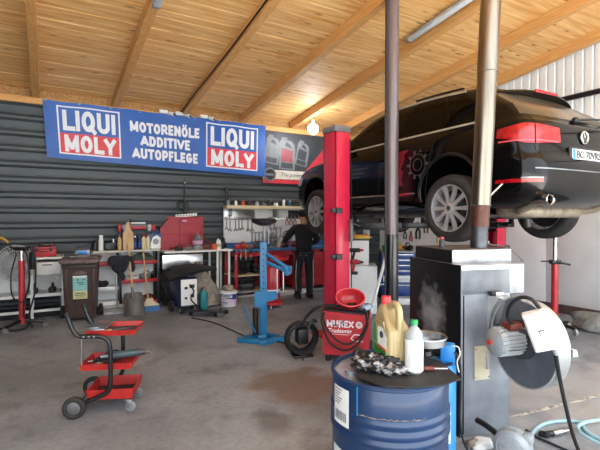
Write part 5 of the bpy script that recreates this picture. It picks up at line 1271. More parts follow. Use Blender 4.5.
# folding white frame stand leaning beside it
q = spot(375, 319, Z=0)
t = thing('folding_frame', 'white folded metal frame leaning at the right of the white cabinet', 'frame', q, R(-30))
m = MB(); m.box((.0, 0, .0), (.01, .01, .01)); 
MB().tube([(-.12, -.12, .02), (.20, .10, 1.02)], .026, 8).build('front_leg', 'white_paint', t); MB().tube([(.36, .1, .02), (.17, .12, 1.05)], .020, 8).build('rear_leg', 'light_grey', t); MB().tube([(.05, .0, .55), (.27, .11, .55)], .014, 8).build('brace', 'light_grey', t); MB().box((.20, .12, 1.05), (.16, .07, .05), bev=.01).build('hinge', 'dark_grey', t)
q = spot(381, 300, Z=0.0)
t = thing('floor_motor', 'grey round motor on the floor left of the blue tool cabinet', 'motor', q+Vector((.25, .3, 0)), R(-30)); MB().cyl((-.12, 0, .12), (.12, 0, .12), .11, n=20).build('body', 'mid_grey', t); MB().box((0, 0, .02), (.2, .18, .04)).build('foot', 'dark_grey', t)
# blue tool cabinet
q = spot(400, 302, Z=0)
t = thing('tool_cabinet', 'blue drawer cabinet with one white drawer beside the furnace', 'cabinet', q+Vector((.16, .26, 0)), R(-34))
m = MB(); m.box((0, 0, .52), (.66, .46, .84), bev=.012); m.build('body', 'blue_box', t)
for k, (z, h, mt) in enumerate(((.88, .09, 'blue_box'), (.775, .09, 'blue_box'), (.67, .09, 'blue_box'), (.565, .09, 'blue_box'), (.44, .13, 'white_paint'), (.24, .24, 'blue_box'))):
    d_ = MB().box((0, -.24, z), (.60, .02, h), bev=.006).build('drawer', mt, t); MB().box((0, -.253, z+h*.32), (.54, .012, .012)).build('handle', 'steel', d_)
MB().box((0, 0, .96), (.70, .5, .035), bev=.01).build('top', 'light_grey', t)
for x in (-.26, .26):
    for y in (-.17, .17): MB().cyl((x-.015, y, .05), (x+.015, y, .05), .05, n=18).build('caster', 'black_rubber', t)
tl = t.location.copy(); tm = Matrix.Translation(tl) @ Euler((0, 0, R(-34))).to_matrix().to_4x4()
for x, y, mats, s, lab in ((-.2, -.05, ('green_label', 'yellow'), .9, 'green grinder on top of the blue tool cabinet'), (.02, .05, ('yellow', 'black_plastic'), 1.0, 'yellow grinder on top of the blue tool cabinet'), (.22, -.02, ('black_plastic', 'red_plastic'), .9, 'black grinder with red nose on top of the blue tool cabinet')):
    lump_tool('grinder', lab, 'grinder', tm @ Vector((x, y, .978)), mats, s, R(40*x*10))
m = MB(); m.box((0, 0, .06), (.46, .3, .12), bev=.03); tag(m.build('parcel', 'white_plastic', None, tm @ Vector((.02, -.46, 0)), R(-30)), 'white wrapped parcel on the floor in front of the blue cabinet', 'parcel')
# tools hanging on the white right wall
for px, py, mt, s, lab in ((405, 231, 'black_plastic', 1.3, 'black handled pliers on the white wall, furthest from the furnace'), (418, 227, 'black_plastic', 1.9, 'long black handled cutters on the white wall above the furnace'), (426, 222, 'brownred', 1.7, 'long brown handled cutters on the white wall above the furnace'), (411, 234, 'red_plastic', 1.2, 'red handled pliers low on the white wall above the blue cabinet')):
    pliers('wall_cutters', lab, px, py, None, mt, s, X=XR-.05)
q = spot(437, 236, X=XR-.048); MB_ = MB(); MB_.box((0, 0, 0), (.02, .03, .34), bev=.006); tag(MB_.build('yellow_level', 'yellow', None, q), 'thin yellow strip hanging on the white wall left of the rear tyre', 'strip')
# ---- red under-car support stand
q = spot(557, 330, Z=0)
t = thing('support_stand', 'tall red support stand with chrome rod under the far rear tyre', 'jack', (6.30, q.y, 0), R(-30))
MB().cyl((0, 0, .10), (0, 0, .98), .046, n=20).build('column', 'red_paint', t); MB().cyl((0, 0, .98), (0, 0, 1.40), .028, n=16).build('rod', 'chrome', t)
m = MB(); m.box((0, 0, .99), (.13, .11, .06), bev=.012); m.tube([(-.2, 0, 1.0), (.0, 0, 1.0)], .01); m.tube([(.0, -.06, .99), (.16, -.1, .96)], .014); m.build('clamp', 'black_metal', t)
MB().box((0, 0, 1.41), (.12, .12, .03), bev=.006).build('saddle', 'black_metal', t)
for a in (25, 115, 205, 295):
    c_, s_ = math.cos(R(a)), math.sin(R(a)); lg = MB().tube([(0, 0, .14), (c_*.16, s_*.16, .11), (c_*.30, s_*.30, .09)], .024, 8, smooth=3).build('leg', 'black_metal', t)
    MB().cyl((c_*.30-.014, s_*.30, .045), (c_*.30+.014, s_*.30, .045), .045, n=18).build('caster', 'light_grey', lg)
# ---- sack and block by the right wall
q = spot(596, 333, Z=0)
clothlump('sack', 'grey crumpled sack on the floor against the right wall', 'sack', (q.x+.22, q.y+.0, 0), (.26, .42, .17), 'sack', 14)
q = spot(570, 356, Z=0)
t = thing('wheel_chock', 'small black and white block on the floor in front of the sack', 'block', q, R(-10)); MB().prism([(-.1, 0), (-.02, 0), (-.02, .085), (-.1, .085)], -.05, .05).build('body', 'black_rubber', t); MB().prism([(-.02, 0), (.08, 0), (.05, .08), (-.02, .085)], -.045, .045).build('nose', 'white_plastic', t)
# ================================================================== PERSON
q = spot(304, 298, Z=0)
per = thing('person', 'person in black jacket and cap, back turned, working at the bench', 'person', (q.x, q.y, 0), R(-14)); per_ = per
def chain(V, E, Rr, pts, start=None):
    i0 = start
    for p, r in pts:
        V.append(p); Rr.append(r); k = len(V)-1
        if i0 is not None: E.append((i0, k))
        i0 = k
    return i0
LA = [(-.19, .03, 1.43), (-.335, .06, 1.24), (-.36, .29, 1.10)]; RA = [(.19, .03, 1.43), (.30, .02, 1.17), (.22, .27, 1.07)]
V, E, Rr = [(0, 0, .95)], [], [(.13, .10)]
sp = chain(V, E, Rr, [((0, .0, 1.12), (.13, .09)), ((0, .01, 1.32), (.15, .10)), ((0, .02, 1.47), (.07, .06)), ((0, .045, 1.53), (.055, .055)), ((0, .075, 1.60), (.075, .085)), ((0, .095, 1.67), (.08, .098)), ((0, .10, 1.735), (.055, .065))], 0)
chest = 2
for A in (LA, RA):
    sg = -1 if A is LA else 1
    w = chain(V, E, Rr, [(A[0], .06), (A[1], .042), (A[2], .028)], chest)
    a = Vector(A[2]); dv = (a-Vector(A[1])).normalized(); palm = a+dv*.06; k = chain(V, E, Rr, [(tuple(palm), (.034, .018))], w)
    side = Vector((0, 0, 1)).cross(dv).normalized()
    for f_, (of, ln) in enumerate(((-.030, .070), (-.010, .082), (.012, .078), (.032, .062))):
        p1 = palm+dv*.035+side*of; p2 = p1+dv*ln*.55+Vector((0, 0, -.012)); p3 = p2+dv*ln*.4+Vector((0, 0, -.03))
        chain(V, E, Rr, [(tuple(p1), .0095), (tuple(p2), .0085), (tuple(p3), .007)], k)
    p1 = palm-dv*.02-side*sg*.03*-1; p2 = p1+side*sg*.03+dv*.035+Vector((0, 0, -.01)); chain(V, E, Rr, [(tuple(p1), .011), (tuple(p2), .009), (tuple(p2+dv*.03), .0075)], k)
LL = [(-.095, 0, .88), (-.125, .02, .49), (-.13, -.02, .09)]; RL = [(.095, 0, .88), (.12, .03, .49), (.125, .0, .09)]
for Lg in (LL, RL): chain(V, E, Rr, [(Lg[0], .085), (Lg[1], .058), (Lg[2], .04), ((Lg[2][0], Lg[2][1]+.13, .045), .035)], 0)
bd = skin('body', V, E, Rr, 'skin', per, 1)
# ears, nose and eyes joined to the same head by small child-free lumps in the body mesh
bm = bmesh.new(); bm.from_mesh(bd.data)
def lump(c, r):
    ret = bmesh.ops.create_uvsphere(bm, u_segments=10, v_segments=6, radius=1)
    for v in ret['verts']: v.co = Vector((c[0]+v.co.x*r[0], c[1]+v.co.y*r[1], c[2]+v.co.z*r[2]))
for sg in (-1, 1): lump((sg*.082, .085, 1.645), (.014, .025, .034))
lump((0, .195, 1.635), (.015, .025, .022)); lump((0, .18, 1.592), (.028, .012, .008))
for f in bm.faces: f.smooth = True
bm.to_mesh(bd.data); bm.free()
for sg in (-1, 1): MB().ball((sg*.032, .178, 1.665), .013, 10).build('eye', 'black_plastic', per)
V, E, Rr = [(0, 0, .84)], [], [(.18, .135)]
chain(V, E, Rr, [((0, 0, 1.08), (.175, .135)), ((0, .01, 1.30), (.20, .145)), ((0, .02, 1.42), (.15, .105)), ((0, .04, 1.50), (.078, .075))], 0)
for A in (LA, RA): chain(V, E, Rr, [((A[0][0]*.95, A[0][1], A[0][2]-.02), .10), (A[1], .078), (tuple(Vector(A[1]).lerp(Vector(A[2]), .9)), .045)], 2)
skin('jacket', V, E, Rr, 'jacket', per, 2)
V, E, Rr = [(0, 0, .93)], [], [(.15, .115)]
for Lg in (LL, RL): chain(V, E, Rr, [(Lg[0], .118), (Lg[1], .086), ((Lg[2][0], Lg[2][1], .07), .078)], 0)
tr = skin('trousers', V, E, Rr, 'trousers', per, 2)
for sg, Lg in ((-1, LL), (1, RL)):
    MB().tube([(sg*.165, -.06, .86), (Lg[1][0]+sg*.062, -.055, .5), (Lg[2][0]+sg*.05, -.062, .16)], .0085, 6, smooth=5).build('side_stripe', 'stripe', tr)
MB().tube([(-.155, -.075, .87), (-.08, -.128, .875), (.08, -.128, .875), (.155, -.075, .87)], .008, 6, smooth=5).build('hem_stripe', 'stripe', tr)
for Lg in (LL, RL):
    m = MB(); x, y = Lg[2][0], Lg[2][1]; m.box((x, y+.05, .055), (.095, .28, .09), bev=.035, seg=3); s_ = m.build('shoe', 'black_plastic', per); MB().box((x, y+.05, .0125), (.10, .29, .025), bev=.01).build('sole', 'dark_grey', s_)
m = MB(); m.ball((0, .092, 1.695), (.092, .112, .085), 18); m.build('hair', 'hair', per)
m = MB(); m.ball((0, .095, 1.725), (.098, .118, .078), 18); m.prism([(-.07, 0), (.07, 0), (.06, .012), (-.06, .012)], .18, .29, 0, T((0, 0, 1.70))); m.build('cap', 'cloth_dark', per)
# ================================================================== FURNACE WITH BLOWER
FC = Vector((2.62, 2.124, 0)); FROT = R(-15.5)
fm_ = Matrix.Translation(FC) @ Euler((0, 0, FROT)).to_matrix().to_4x4()
def fl_(x, y, z=0): return fm_ @ Vector((x, y, z))
t = fur = thing('furnace', 'large black and grey steel furnace behind the blue oil drum', 'furnace', FC, FROT)
MB().box((.213, .365, .62), (.426, .73, 1.24), bev=.004).build('lower_body', 'furnace_grey', t)
m = MB(); m.box((.277, .36, 1.161), (.553, .72, .222), bev=.004); m.build('upper_body', 'furnace_light', t)
m = MB(); m.box((-.004, .365, .637), (.008, .734, 1.272), bev=.002); sp_side = m.build('side_panel', 'furnace_side', t)
m = MB(); m.box((.288, .407, 1.323), (.536, .535, .10), bev=.004); hb = m.build('top_box', 'furnace_light', t)
MB().box((.018, .407, 1.323), (.006, .535, .10), bev=.001).build('side_plate', 'furnace_black', hb)
mk('sooty_top', '#6b625c', .6, .2, var=.25, scale=9); MB().box((.29, .41, 1.3745), (.53, .53, .006)).build('top_plate', 'sooty_top', hb)
pl = MB().box((.175, -.006, .545), (.13, .014, .25), bev=.003).build('cover_plate', 'beige_plate', t); m = MB(); m.box((.215, -.018, .56), (.022, .014, .12), bev=.003); m.cyl((.215, -.02, .50), (.215, -.02, .62), .008, n=10); m.build('hinge', 'steel', pl)
for x in (.12, .23):
    for z in (.44, .65): MB().cyl((x, -.012, z), (x, -.018, z), .006, n=10).build('screw', 'steel_dull', pl)
m = MB(); m.box((.275, -.025, 1.06), (.10, .05, .035), bev=.006); br = m.build('bracket', 'black_metal', t); MB().box((.29, -.052, 1.062), (.06, .004, .024)).build('label', 'white_plastic', br)
MB().tube([(.02, -.004, 1.05), (.02, -.006, .03)], .005, 6).build('corner_seam', 'furnace_black', t)
# blower: flat drum standing on edge against the furnace front, motor on its near face
DX, DY, DZ, DR, DW = .25, -.32, .775, .305, .10
t = blw = thing('blower', 'grey drum blower with motor and white switch box on the furnace front', 'blower', FC, FROT)
def spiral(r0): # snail outline in y,z (x is the axis)
    return [(DY+math.cos(R(a))*(r0*(1+.09*((a-90) % 360)/360)), DZ+math.sin(R(a))*(r0*(1+.09*((a-90) % 360)/360))) for a in range(90, 450, 8)]
sp0 = spiral(DR*.93); n = len(sp0)
m = MB(); m.add([(DX, y, z) for y, z in sp0]+[(DX+DW, y, z) for y, z in sp0], [(i, (i+1) % n, n+(i+1) % n, n+i) for i in range(n)]); m.add([(DX+DW, y, z) for y, z in sp0], [tuple(range(n))])
m.build('drum_band', 'blower_white', t)
m = MB(); m.add([(DX, y, z) for y, z in sp0], [tuple(range(n))]); m.add([(DX+.004, y, z) for y, z in sp0], [tuple(range(n-1, -1, -1))]); m.build('drum_face', 'blower_grey', t)
m = MB(); m.tube([(DX, y, z) for y, z in sp0], .006, 6, closed=True); m.build('rim_bead', 'light_grey', t)
m = MB(); m.add([(DX-.0, -.16, 1.035), (DX+DW, -.16, 1.045), (DX+DW, .0, 1.05), (DX, .0, 1.05), (DX, -.10, .86), (DX+DW, -.10, .86), (DX+DW, .0, .80), (DX, .0, .80)], [(0, 1, 2, 3), (4, 7, 6, 5), (0, 4, 5, 1), (1, 5, 6, 2), (2, 6, 7, 3), (3, 7, 4, 0)]); m.build('outlet_duct', 'blower_white', t)
m = MB(); m.prism([(-.0, 1.05), (-.0, .78), (-.035, .93), (-.12, 1.045)], -.0025, .0025, 0, T((DX-.02, 0, 0)) @ Euler((0, 0, R(90))).to_matrix().to_4x4()); m.build('gusset', 'blower_white', t)
mt_ = MB(); MZ = .80; MY = DY+.0
mt_.cyl((.03, MY, MZ), (.21, MY, MZ), .082, n=26)
for k in range(22):
    a = 2*math.pi*k/22; mt_.box((.12, MY+math.cos(a)*.088, MZ+math.sin(a)*.088), (.17, .006, .02) if abs(math.sin(a)) > .7 else (.17, .02, .006), rot=(0, 0, 0), bev=0)
mo = mt_.build('motor', 'motor_grey', t)
MB().lathe([(0, -.02), (.055, -.018), (.09, .01), (.094, .05), (0, .05)], (.015, MY, MZ), (0, R(90), 0), 26).build('fan_cover', 'motor_grey', mo)
MB().cyl((-.004, MY, MZ), (-.016, MY, MZ), .018, n=16).build('red_cap', 'cap_red', mo)
MB().lathe([(.09, 0), (.13, 0), (.13, .03), (.09, .03)], (.215, MY, MZ), (0, R(90), 0), 26).build('flange', 'dark_grey', mo)
m = MB(); m.box((.14, MY-.03, MZ+.105), (.10, .09, .05), bev=.01); m.build('terminal_box', 'brownred', mo)
# switch box, tilted, with black conduit and gland
bxw = spot(541, 330, d=2.58); bl = fm_.inverted() @ bxw
az = R(-56)-FROT
sb = MB(); sb.box((0, 0, 0), (.145, .085, .235), bev=.012); sb = sb.build('switch_box', 'white_plastic', t, bl); sb.rotation_euler = (R(6), R(-19), az)
b2 = MB().box((0, -.048, 0), (.128, .016, .215), bev=.01).build('lid', 'white_paint', sb)
MB().box((.0, -.0575, .015), (.035, .002, .006)).build('marking', 'label_ink', b2)
MB().box((-.012, -.0575, .0), (.004, .002, .03)).build('marking', 'label_ink', b2)
MB().cyl((.035, 0, -.115), (.035, 0, -.16), .017, n=14).build('gland', 'light_grey', sb)
ib = fm_.inverted()
P = [ib @ spot(a, b, d=d_) for a, b, d_ in ((540, 309, 2.6), (531, 299, 2.62), (519, 298, 2.68), (510, 306, 2.74), (508, 318, 2.80), (514, 326, 2.84))]
MB().tube(P, .012, 8, smooth=6).build('conduit', 'black_rubber', t)
MB().box((bl.x-.02, bl.y+.07, bl.z-.03), (.05, .12, .03), bev=.004).build('box_bracket', 'steel_dull', t)
P = [spot(555, 351, d=2.60), spot(557, 362, d=2.62), spot(561, 385, d=2.7), spot(567, 412, d=2.82), spot(572, 432, d=2.94)]
fl0 = spot(578, 449, Z=.012); fl1 = spot(585, 462, Z=.012)
tag(MB().tube(P+[fl0, fl1], .012, 8, smooth=6).build('supply_cable', 'black_rubber'), 'dark power cord hanging from the white switch box to the floor', 'cable')
# flue pipe, slightly out of plumb
b0 = fl_(.36, .28, 1.378); lean = Vector((rt.x*.085, rt.y*.085, 2.0)).normalized()
t = thing('flue_pipe', 'shiny steel flue pipe rising from the furnace top past the car', 'pipe', b0)
def along(z): return lean*(z/lean.z)
MB().cyl(along(0), along(.17), .066, n=28).build('lower_collar', 'flue_dark', t)
m = MB().cyl(along(.17), along(.345), .071, n=28); m.build('rusty_section', 'flue_rust', t)
top_z = roof(b0.y)-b0.z-.005
m = MB(); m.cyl(along(.345), along(1.42), .075, n=32); m.cyl(along(1.42), along(top_z), .078, n=32); st_ = m.build('steel_section', 'flue_steel', t)
for z in (.345, 1.42):
    c = along(z); m = MB(); m.torus((0, 0, 0), .0775, .004, n=32, k=6); o = m.build('joint_ring', 'steel_dull', t, c)
# things on the furnace top
q = fl_(.10, .40, 1.379)
bottle('oil_bottle', 'small dark bottle with red cap standing on the furnace', q.x, q.y, 1.379, .024, .085, 'dark_grey', 'cap_red', neck=.5, caph=.35)
q = fl_(.475, .42, 1.379)
t = thing('plug_connector', 'grey plug with looped cable on the right of the furnace top', 'plug', q, R(-40))
m = MB(); m.cyl((-.04, 0, .035), (.05, 0, .03), .03, .026, 16); m.box((0, .05, .04), (.06, .05, .07), rot=(0, .4, .3), bev=.012); m.build('body', 'light_grey', t); MB().cyl((.05, 0, .03), (.075, 0, .03), .022, n=14).build('head', 'steel_dull', t); MB().ball((-.06, .02, .07), .025, 12).build('cap', 'brownred', t)
P = [q, fl_(.50, .33, 1.40), fl_(.55, .20, 1.385), fl_(.578, .12, 1.34), fl_(.572, .04, 1.29), fl_(.56, .02, 1.285)]
m = MB(); m.tube([p-q for p in [q+Vector((.03, 0, .04))]+P[1:]], .008, 6, smooth=6); 
o = m.build('cable', 'mid_grey', None); o.parent = t; o.rotation_euler = (0, 0, R(40))
# thin pale hose beside the rear bumper
P = [spot(487, 222, d=3.62), spot(484, 213, d=3.68), spot(485, 204, d=3.8), spot(491, 195, d=3.95), spot(499, 187, d=4.05), spot(502, 184, d=4.08)]
tag(MB().tube(P, .007, 6, smooth=6).build('thin_hose', 'offwhite'), 'thin pale hose hanging between the flue pipe and the car bumper', 'hose')
# small round blower on the floor with black pipe
q = spot(513, 437, d=2.86); q.z = .118
t = thing('small_fan', 'small round grey blower with grille on the floor below the furnace', 'blower', (q.x, q.y, 0), R(-72))
cz = .118
m = MB(); m.lathe([(0, -.06), (.085, -.06), (.112, -.045), (.116, .0), (.112, .05), (.08, .07), (0, .07)], (0, 0, cz), (R(90), 0, 0), 34); m.box((.09, .01, .19), (.06, .07, .07), bev=.015); m.build('housing', 'motor_grey', t)
MB().cyl((0, -.06, cz), (0, -.066, cz), .082, n=32).build('inlet', 'black_plastic', t)
m = MB()
for rr in (.03, .058, .085): m.torus((0, -.069, cz), rr, .0028, rot=(R(90), 0, 0), n=30, k=6)
for k in range(8): a = k*math.pi/4+.2; m.tube([(0, -.069, cz), (math.cos(a)*.085, -.069, cz+math.sin(a)*.085)], .0025, 5)
m.build('grille', 'light_grey', t)
for x in (-.06, .06): MB().box((x, 0, .012), (.03, .12, .024)).build('foot', 'dark_grey', t)
MB().torus((0, .0, cz), .116, .006, rot=(R(90), 0, 0), n=34, k=6).build('seam_ring', 'light_grey', t)
it = (Matrix.Translation(t.location) @ Euler((0, 0, R(-72))).to_matrix().to_4x4()).inverted()
MB().tube([it @ spot(477, 420, d=3.13), it @ spot(487, 426, d=3.04), it @ Vector((q.x-.05, q.y+.05, .16))], .021, 12, smooth=4).build('air_pipe', 'black_plastic', t)
q = spot(482, 447, Z=0); clothlump('paper_wad', 'white crumpled paper on the floor against the furnace base', 'paper', (q.x, q.y-.0, 0), (.09, .06, .045), 'paper', 31)
q = spot(472, 446, Z=0); clothlump('rag', 'brown rag on the floor at the left corner of the furnace', 'rag', (q.x, q.y-.02, 0), (.06, .05, .04), 'beige_cloth', 33)
# hoses on the floor at right
def floorpath(pts, z): return [spot(a, b, Z=z) for a, b in pts]
tag(MB().tube(floorpath([(524, 462), (529, 443), (536, 429), (549, 422.5), (566, 421), (580, 422), (584, 428), (590, 434), (605, 441), (620, 444)], .016), .013, 8, smooth=7).build('air_hose', 'hose_blue'), 'pale blue air hose curving across the floor from the small blower', 'hose')
tag(MB().tube(floorpath([(620, 419), (600, 420), (586, 422.0), (578, 426.5), (581, 433), (590, 438.5), (604, 446), (620, 452)], .042), .013, 8, smooth=7).build('air_hose', 'hose_blue'), 'pale blue air hose looped at the right edge near the dark cord', 'hose')
tag(MB().tube(floorpath([(526, 430), (536, 437), (550, 443), (566, 450), (580, 457)], .012), .009, 8, smooth=6).build('floor_cable', 'black_rubber'), 'thin black cable on the floor behind the small round blower', 'cable')
q = spot(556, 433, Z=.03)
t = thing('air_coupling', 'steel and black air coupling lying inside the blue hose loop', 'coupling', (q.x, q.y, 0), R(-20))
m = MB(); m.cyl((-.10, 0, .03), (-.03, .0, .03), .02, n=14); m.box((-.10, -.0, .03), (.05, .07, .03), rot=(0, 0, .6), bev=.008); m.build('grip', 'black_plastic', t); m = MB(); m.cyl((-.03, 0, .03), (.06, .01, .03), .024, n=14); m.cyl((.06, .01, .03), (.12, .015, .03), .015, n=14); m.build('body', 'steel', t)
# ================================================================== OIL DRUM
BC = Vector((1.523, 1.68, 0)); BR, BH = .2925, .85; BROT = R(-42)
t = thing('oil_drum', 'large dark blue steel oil drum in front with clutter on its lid', 'drum', BC, BROT)
def bprof():
    p = [(0, 0), (.28, 0), (BR, .012), (BR, .24)]
    for zc in (.265, .30): p += [(BR, zc-.018), (BR+.008, zc-.008), (BR+.008, zc+.008), (BR, zc+.018)]
    p += [(BR, .56)]
    for zc in (.585, .63, .68): p += [(BR-.001, zc-.02), (BR+.008, zc-.008), (BR+.008, zc+.008), (BR-.001, zc+.02)]
    p += [(BR, .72), (BR, BH-.02), (BR-.006, BH-.012)]
    return p
MB().lathe(bprof(), n=72).build('shell', 'blue_drum', t)
m = MB(); m.lathe([(BR-.004, BH-.02), (BR+.006, BH-.012), (BR+.006, BH-.001), (BR-.003, BH+.004), (BR-.011, BH), (BR-.013, BH-.016)], n=72); m.build('rim', 'blue_drum', t)
MB().lathe([(0, BH-.018), (BR-.008, BH-.018)], n=60).build('lid', 'tin_light', t)
MB().cyl((-.19, -.06, BH-.018), (-.19, -.06, BH-.004), .032, n=20).build('bung', 'tin_light', t)
# weld seam
a = R(-90-30); MB().tube([(math.cos(a)*(BR+.001), math.sin(a)*(BR+.001), .70), (math.cos(a)*(BR+.001), math.sin(a)*(BR+.001), BH-.015)], .004, 6).build('weld_seam', 'blue_paint', t)
def wrap(z0, z1, a0, a1, mat, name, r, par):
    m = MB(); vs = []; n = max(2, int(abs(a1-a0)/3))
    for i in range(n+1):
        a = R(a0+(a1-a0)*i/n)
        for z_ in (z0, z1): vs.append((math.cos(a)*r, math.sin(a)*r, z_))
    return m.add(vs, [(2*i, 2*i+2, 2*i+3, 2*i+1) for i in range(n)]).build(name, mat, par)
lb = wrap(.625, .805, -151, -128, 'paper', 'label', BR+.0095, t)
m_ = MB(); random.seed(8); aa = -148.5
while aa < -132: 
    w_ = random.choice((.4, .7, 1.0)); wrap(.645, .695, aa, aa+w_, 'label_ink', 'barcode_bar', BR+.0105, lb) if False else None
    m_.add([(math.cos(R(k))*(BR+.0108), math.sin(R(k))*(BR+.0108), z_) for k in (aa, aa+w_) for z_ in (.645, .69)], [(0, 2, 3, 1)]); aa += w_+random.choice((.4, .7))
m_.build('barcode', 'label_ink', lb)
m_ = MB()
for k, z_ in enumerate((.79, .775, .762, .748, .735, .722)): 
    m_.add([(math.cos(R(q_))*(BR+.0108), math.sin(R(q_))*(BR+.0108), zz) for q_ in (-149, -143, -137-(k % 3)*2) for zz in (z_, z_+.005)], [(0, 2, 3, 1), (2, 4, 5, 3)])
m_.build('small_print', 'label_ink', lb)
wrap(.33, .50, -156, -136, 'paper', 'label', BR+.003, t)
mk('scratch', '#8a7d76', .7, var=.3, scale=40)
m_ = MB(); random.seed(12)
for k in range(34):
    a0 = -120+k*1.9; z_ = .708+random.uniform(-.004, .003); m_.add([(math.cos(R(q_))*(BR+.0012), math.sin(R(q_))*(BR+.0012), zz) for q_ in (a0, a0+1.9) for zz in (z_, z_+random.uniform(.002, .007))], [(0, 2, 3, 1)])
m_.build('scratch_band', 'scratch', t)
# black rubber mat lying on the right part of the lid
bm_ = Matrix.Translation(BC) @ Euler((0, 0, BROT)).to_matrix().to_4x4()
def bl_(x, y, z=BH): return bm_ @ Vector((x, y, z))
m = MB(); poly = [(-.16, -.19), (-.02, -.285), (.12, -.27), (.24, -.215), (.335, -.12), (.30, .0), (.27, .12), (.18, .20), (.0, .25), (-.12, .2), (-.2, .06), (-.13, -.02)]
n = len(poly); zz = [.0045, .0045, .0045, .0045, -.012+.0165, .0045, .0045, .0045, .0045, .0045, .0045, .0045]
m.add([(x, y, z) for (x, y), z in zip(poly, zz)]+[(x, y, z+.006) for (x, y), z in zip(poly, zz)], [tuple(range(n-1, -1, -1)), tuple(range(n, 2*n))]+[(i, (i+1) % n, n+(i+1) % n, n+i) for i in range(n)])
tag(m.build('rubber_mat', 'mat_black', None, bl_(0, 0), BROT), 'oily black rubber mat lying on top of the blue oil drum', 'mat')
ZT = BH+.011
# gold oil jug
q = spot(391, 364, Z=ZT); RJ = R(-103)
t = thing('oil_jug', 'gold plastic oil jug with red cap and green label on the drum', 'jug', (q.x, q.y, ZT), RJ)
w, d = .185, .125
def rr(w_, d_, r_, cx=0, cy=0, n=5):
    pts = []
    for (sx, sy, a0) in ((1, 1, 0), (-1, 1, 90), (-1, -1, 180), (1, -1, 270)):
        for k in range(n+1): a = R(a0+90*k/n); pts.append((cx+sx*(w_/2-r_)+math.cos(a)*r_, cy+sy*(d_/2-r_)+math.sin(a)*r_))
    return pts
def loft(secs, name, mat, par):
    m = MB(); vs = []; n = None
    for z, pts in secs: n = len(pts); vs += [(x, y, z) for x, y in pts]
    fs = [tuple(range(n-1, -1, -1)), tuple(range((len(secs)-1)*n, len(secs)*n))]
    for k in range(len(secs)-1): fs += [(k*n+i, k*n+(i+1) % n, (k+1)*n+(i+1) % n, (k+1)*n+i) for i in range(n)]
    return m.add(vs, fs).build(name, mat, par)
bd = loft([(0, rr(w-.02, d-.02, .02)), (.008, rr(w, d, .026)), (.195, rr(w, d, .026)), (.225, rr(.150, .115, .026, -.015)), (.262, rr(.105, .095, .024, -.034)), (.292, rr(.07, .07, .022, -.048)), (.305, rr(.05, .05, .02, -.052))], 'body', 'gold_plastic', t)
MB().cyl((-.052, 0, .305), (-.052, 0, .345), .027, .025, 22).build('cap', 'cap_red', t)
m = MB(); vs = []; path = smooth_path([(-.03, 0, .268), (-.0, 0, .305), (.04, 0, .318), (.073, 0, .302), (.083, 0, .255), (.08, 0, .19), (.078, 0, .15)], 5); m.tube(path, .019, 12); m.build('handle', 'gold_plastic', t)
for y in (-.035, -.012, .012, .035): MB().box((w/2+.001, y, .1), (.004, .006, .17), bev=.002).build('rib', 'gold_plastic', bd)
lb = MB().prism([(-.07, .02), (.07, .02), (.07, .16), (.03, .23), (-.06, .23), (-.07, .2)], -d/2-.0025, -d/2+.01).build('label', 'gold_plastic', t)
MB().prism([(-.068, .022), (.068, .022), (.068, .085), (-.068, .11)], -d/2-.004, -d/2).build('green_band', 'green_label', lb); MB().prism([(-.068, .12), (-.03, .115), (-.05, .225), (-.068, .2)], -d/2-.004, -d/2).build('green_band', 'green_label', lb)
MB().prism([(-.02, .11), (.066, .10), (.066, .155), (.03, .2), (-.02, .2)], -d/2-.004, -d/2).build('white_field', 'paper', lb); MB().cyl((.02, -d/2-.003, .165), (.02, -d/2-.0055, .165), .018, n=18).build('emblem', 'label_ink', lb)
MB().prism([(-.02, .085), (.066, .08), (.066, .1), (-.02, .11)], -d/2-.004, -d/2).build('orange_line', 'orange', lb)
# clear bottle with white label and green cap
q = spot(417, 373, Z=ZT)
t = thing('cleaner_bottle', 'clear bottle with white label and green cap beside the gold jug', 'bottle', (q.x, q.y+.02, ZT), R(-45))
MB().lathe([(0, 0), (.038, 0), (.044, .008), (.044, .17), (.040, .195), (.020, .222), (.015, .228), (.015, .24), (0, .24)], n=28).build('body', 'liquid_clear', t)
m = MB(); m.lathe([(.0447, .012), (.0447, .165)], n=28); lb = m.build('label', 'paper', t)
m = MB()
for k in range(6): m.add([(math.cos(R(a))*.0452, math.sin(R(a))*.0452, z_) for a in (-125+k*6, -123+k*6) for z_ in (.03, .08+.012*(k % 3))], [(0, 2, 3, 1)])
m.build('print', 'light_grey', lb)
MB().cyl((0, 0, .234), (0, 0, .258), .018, n=18).build('cap', 'cap_green', t)
# strainer bowl on a black funnel
q = spot(430, 360, Z=ZT)+Vector((.03, .06, 0)); q = Vector((q.x, q.y, ZT))
t = thing('funnel', 'round metal strainer funnel standing behind the clear bottle', 'funnel', q)
MB().lathe([(.03, 0), (.035, .0), (.03, .03), (.05, .05), (.098, .072), (.094, .072), (.045, .055), (.022, .03), (.03, 0)], n=30).build('cone', 'black_plastic', t)
MB().lathe([(.098, .068), (.108, .072), (.110, .108), (.115, .110), (.113, .115), (.104, .111), (.102, .078), (.0, .07)], n=36).build('bowl', 'steel', t)
MB().cyl((0, 0, 0), (0, 0, .008), .05, n=24).build('foot', 'black_plastic', t)
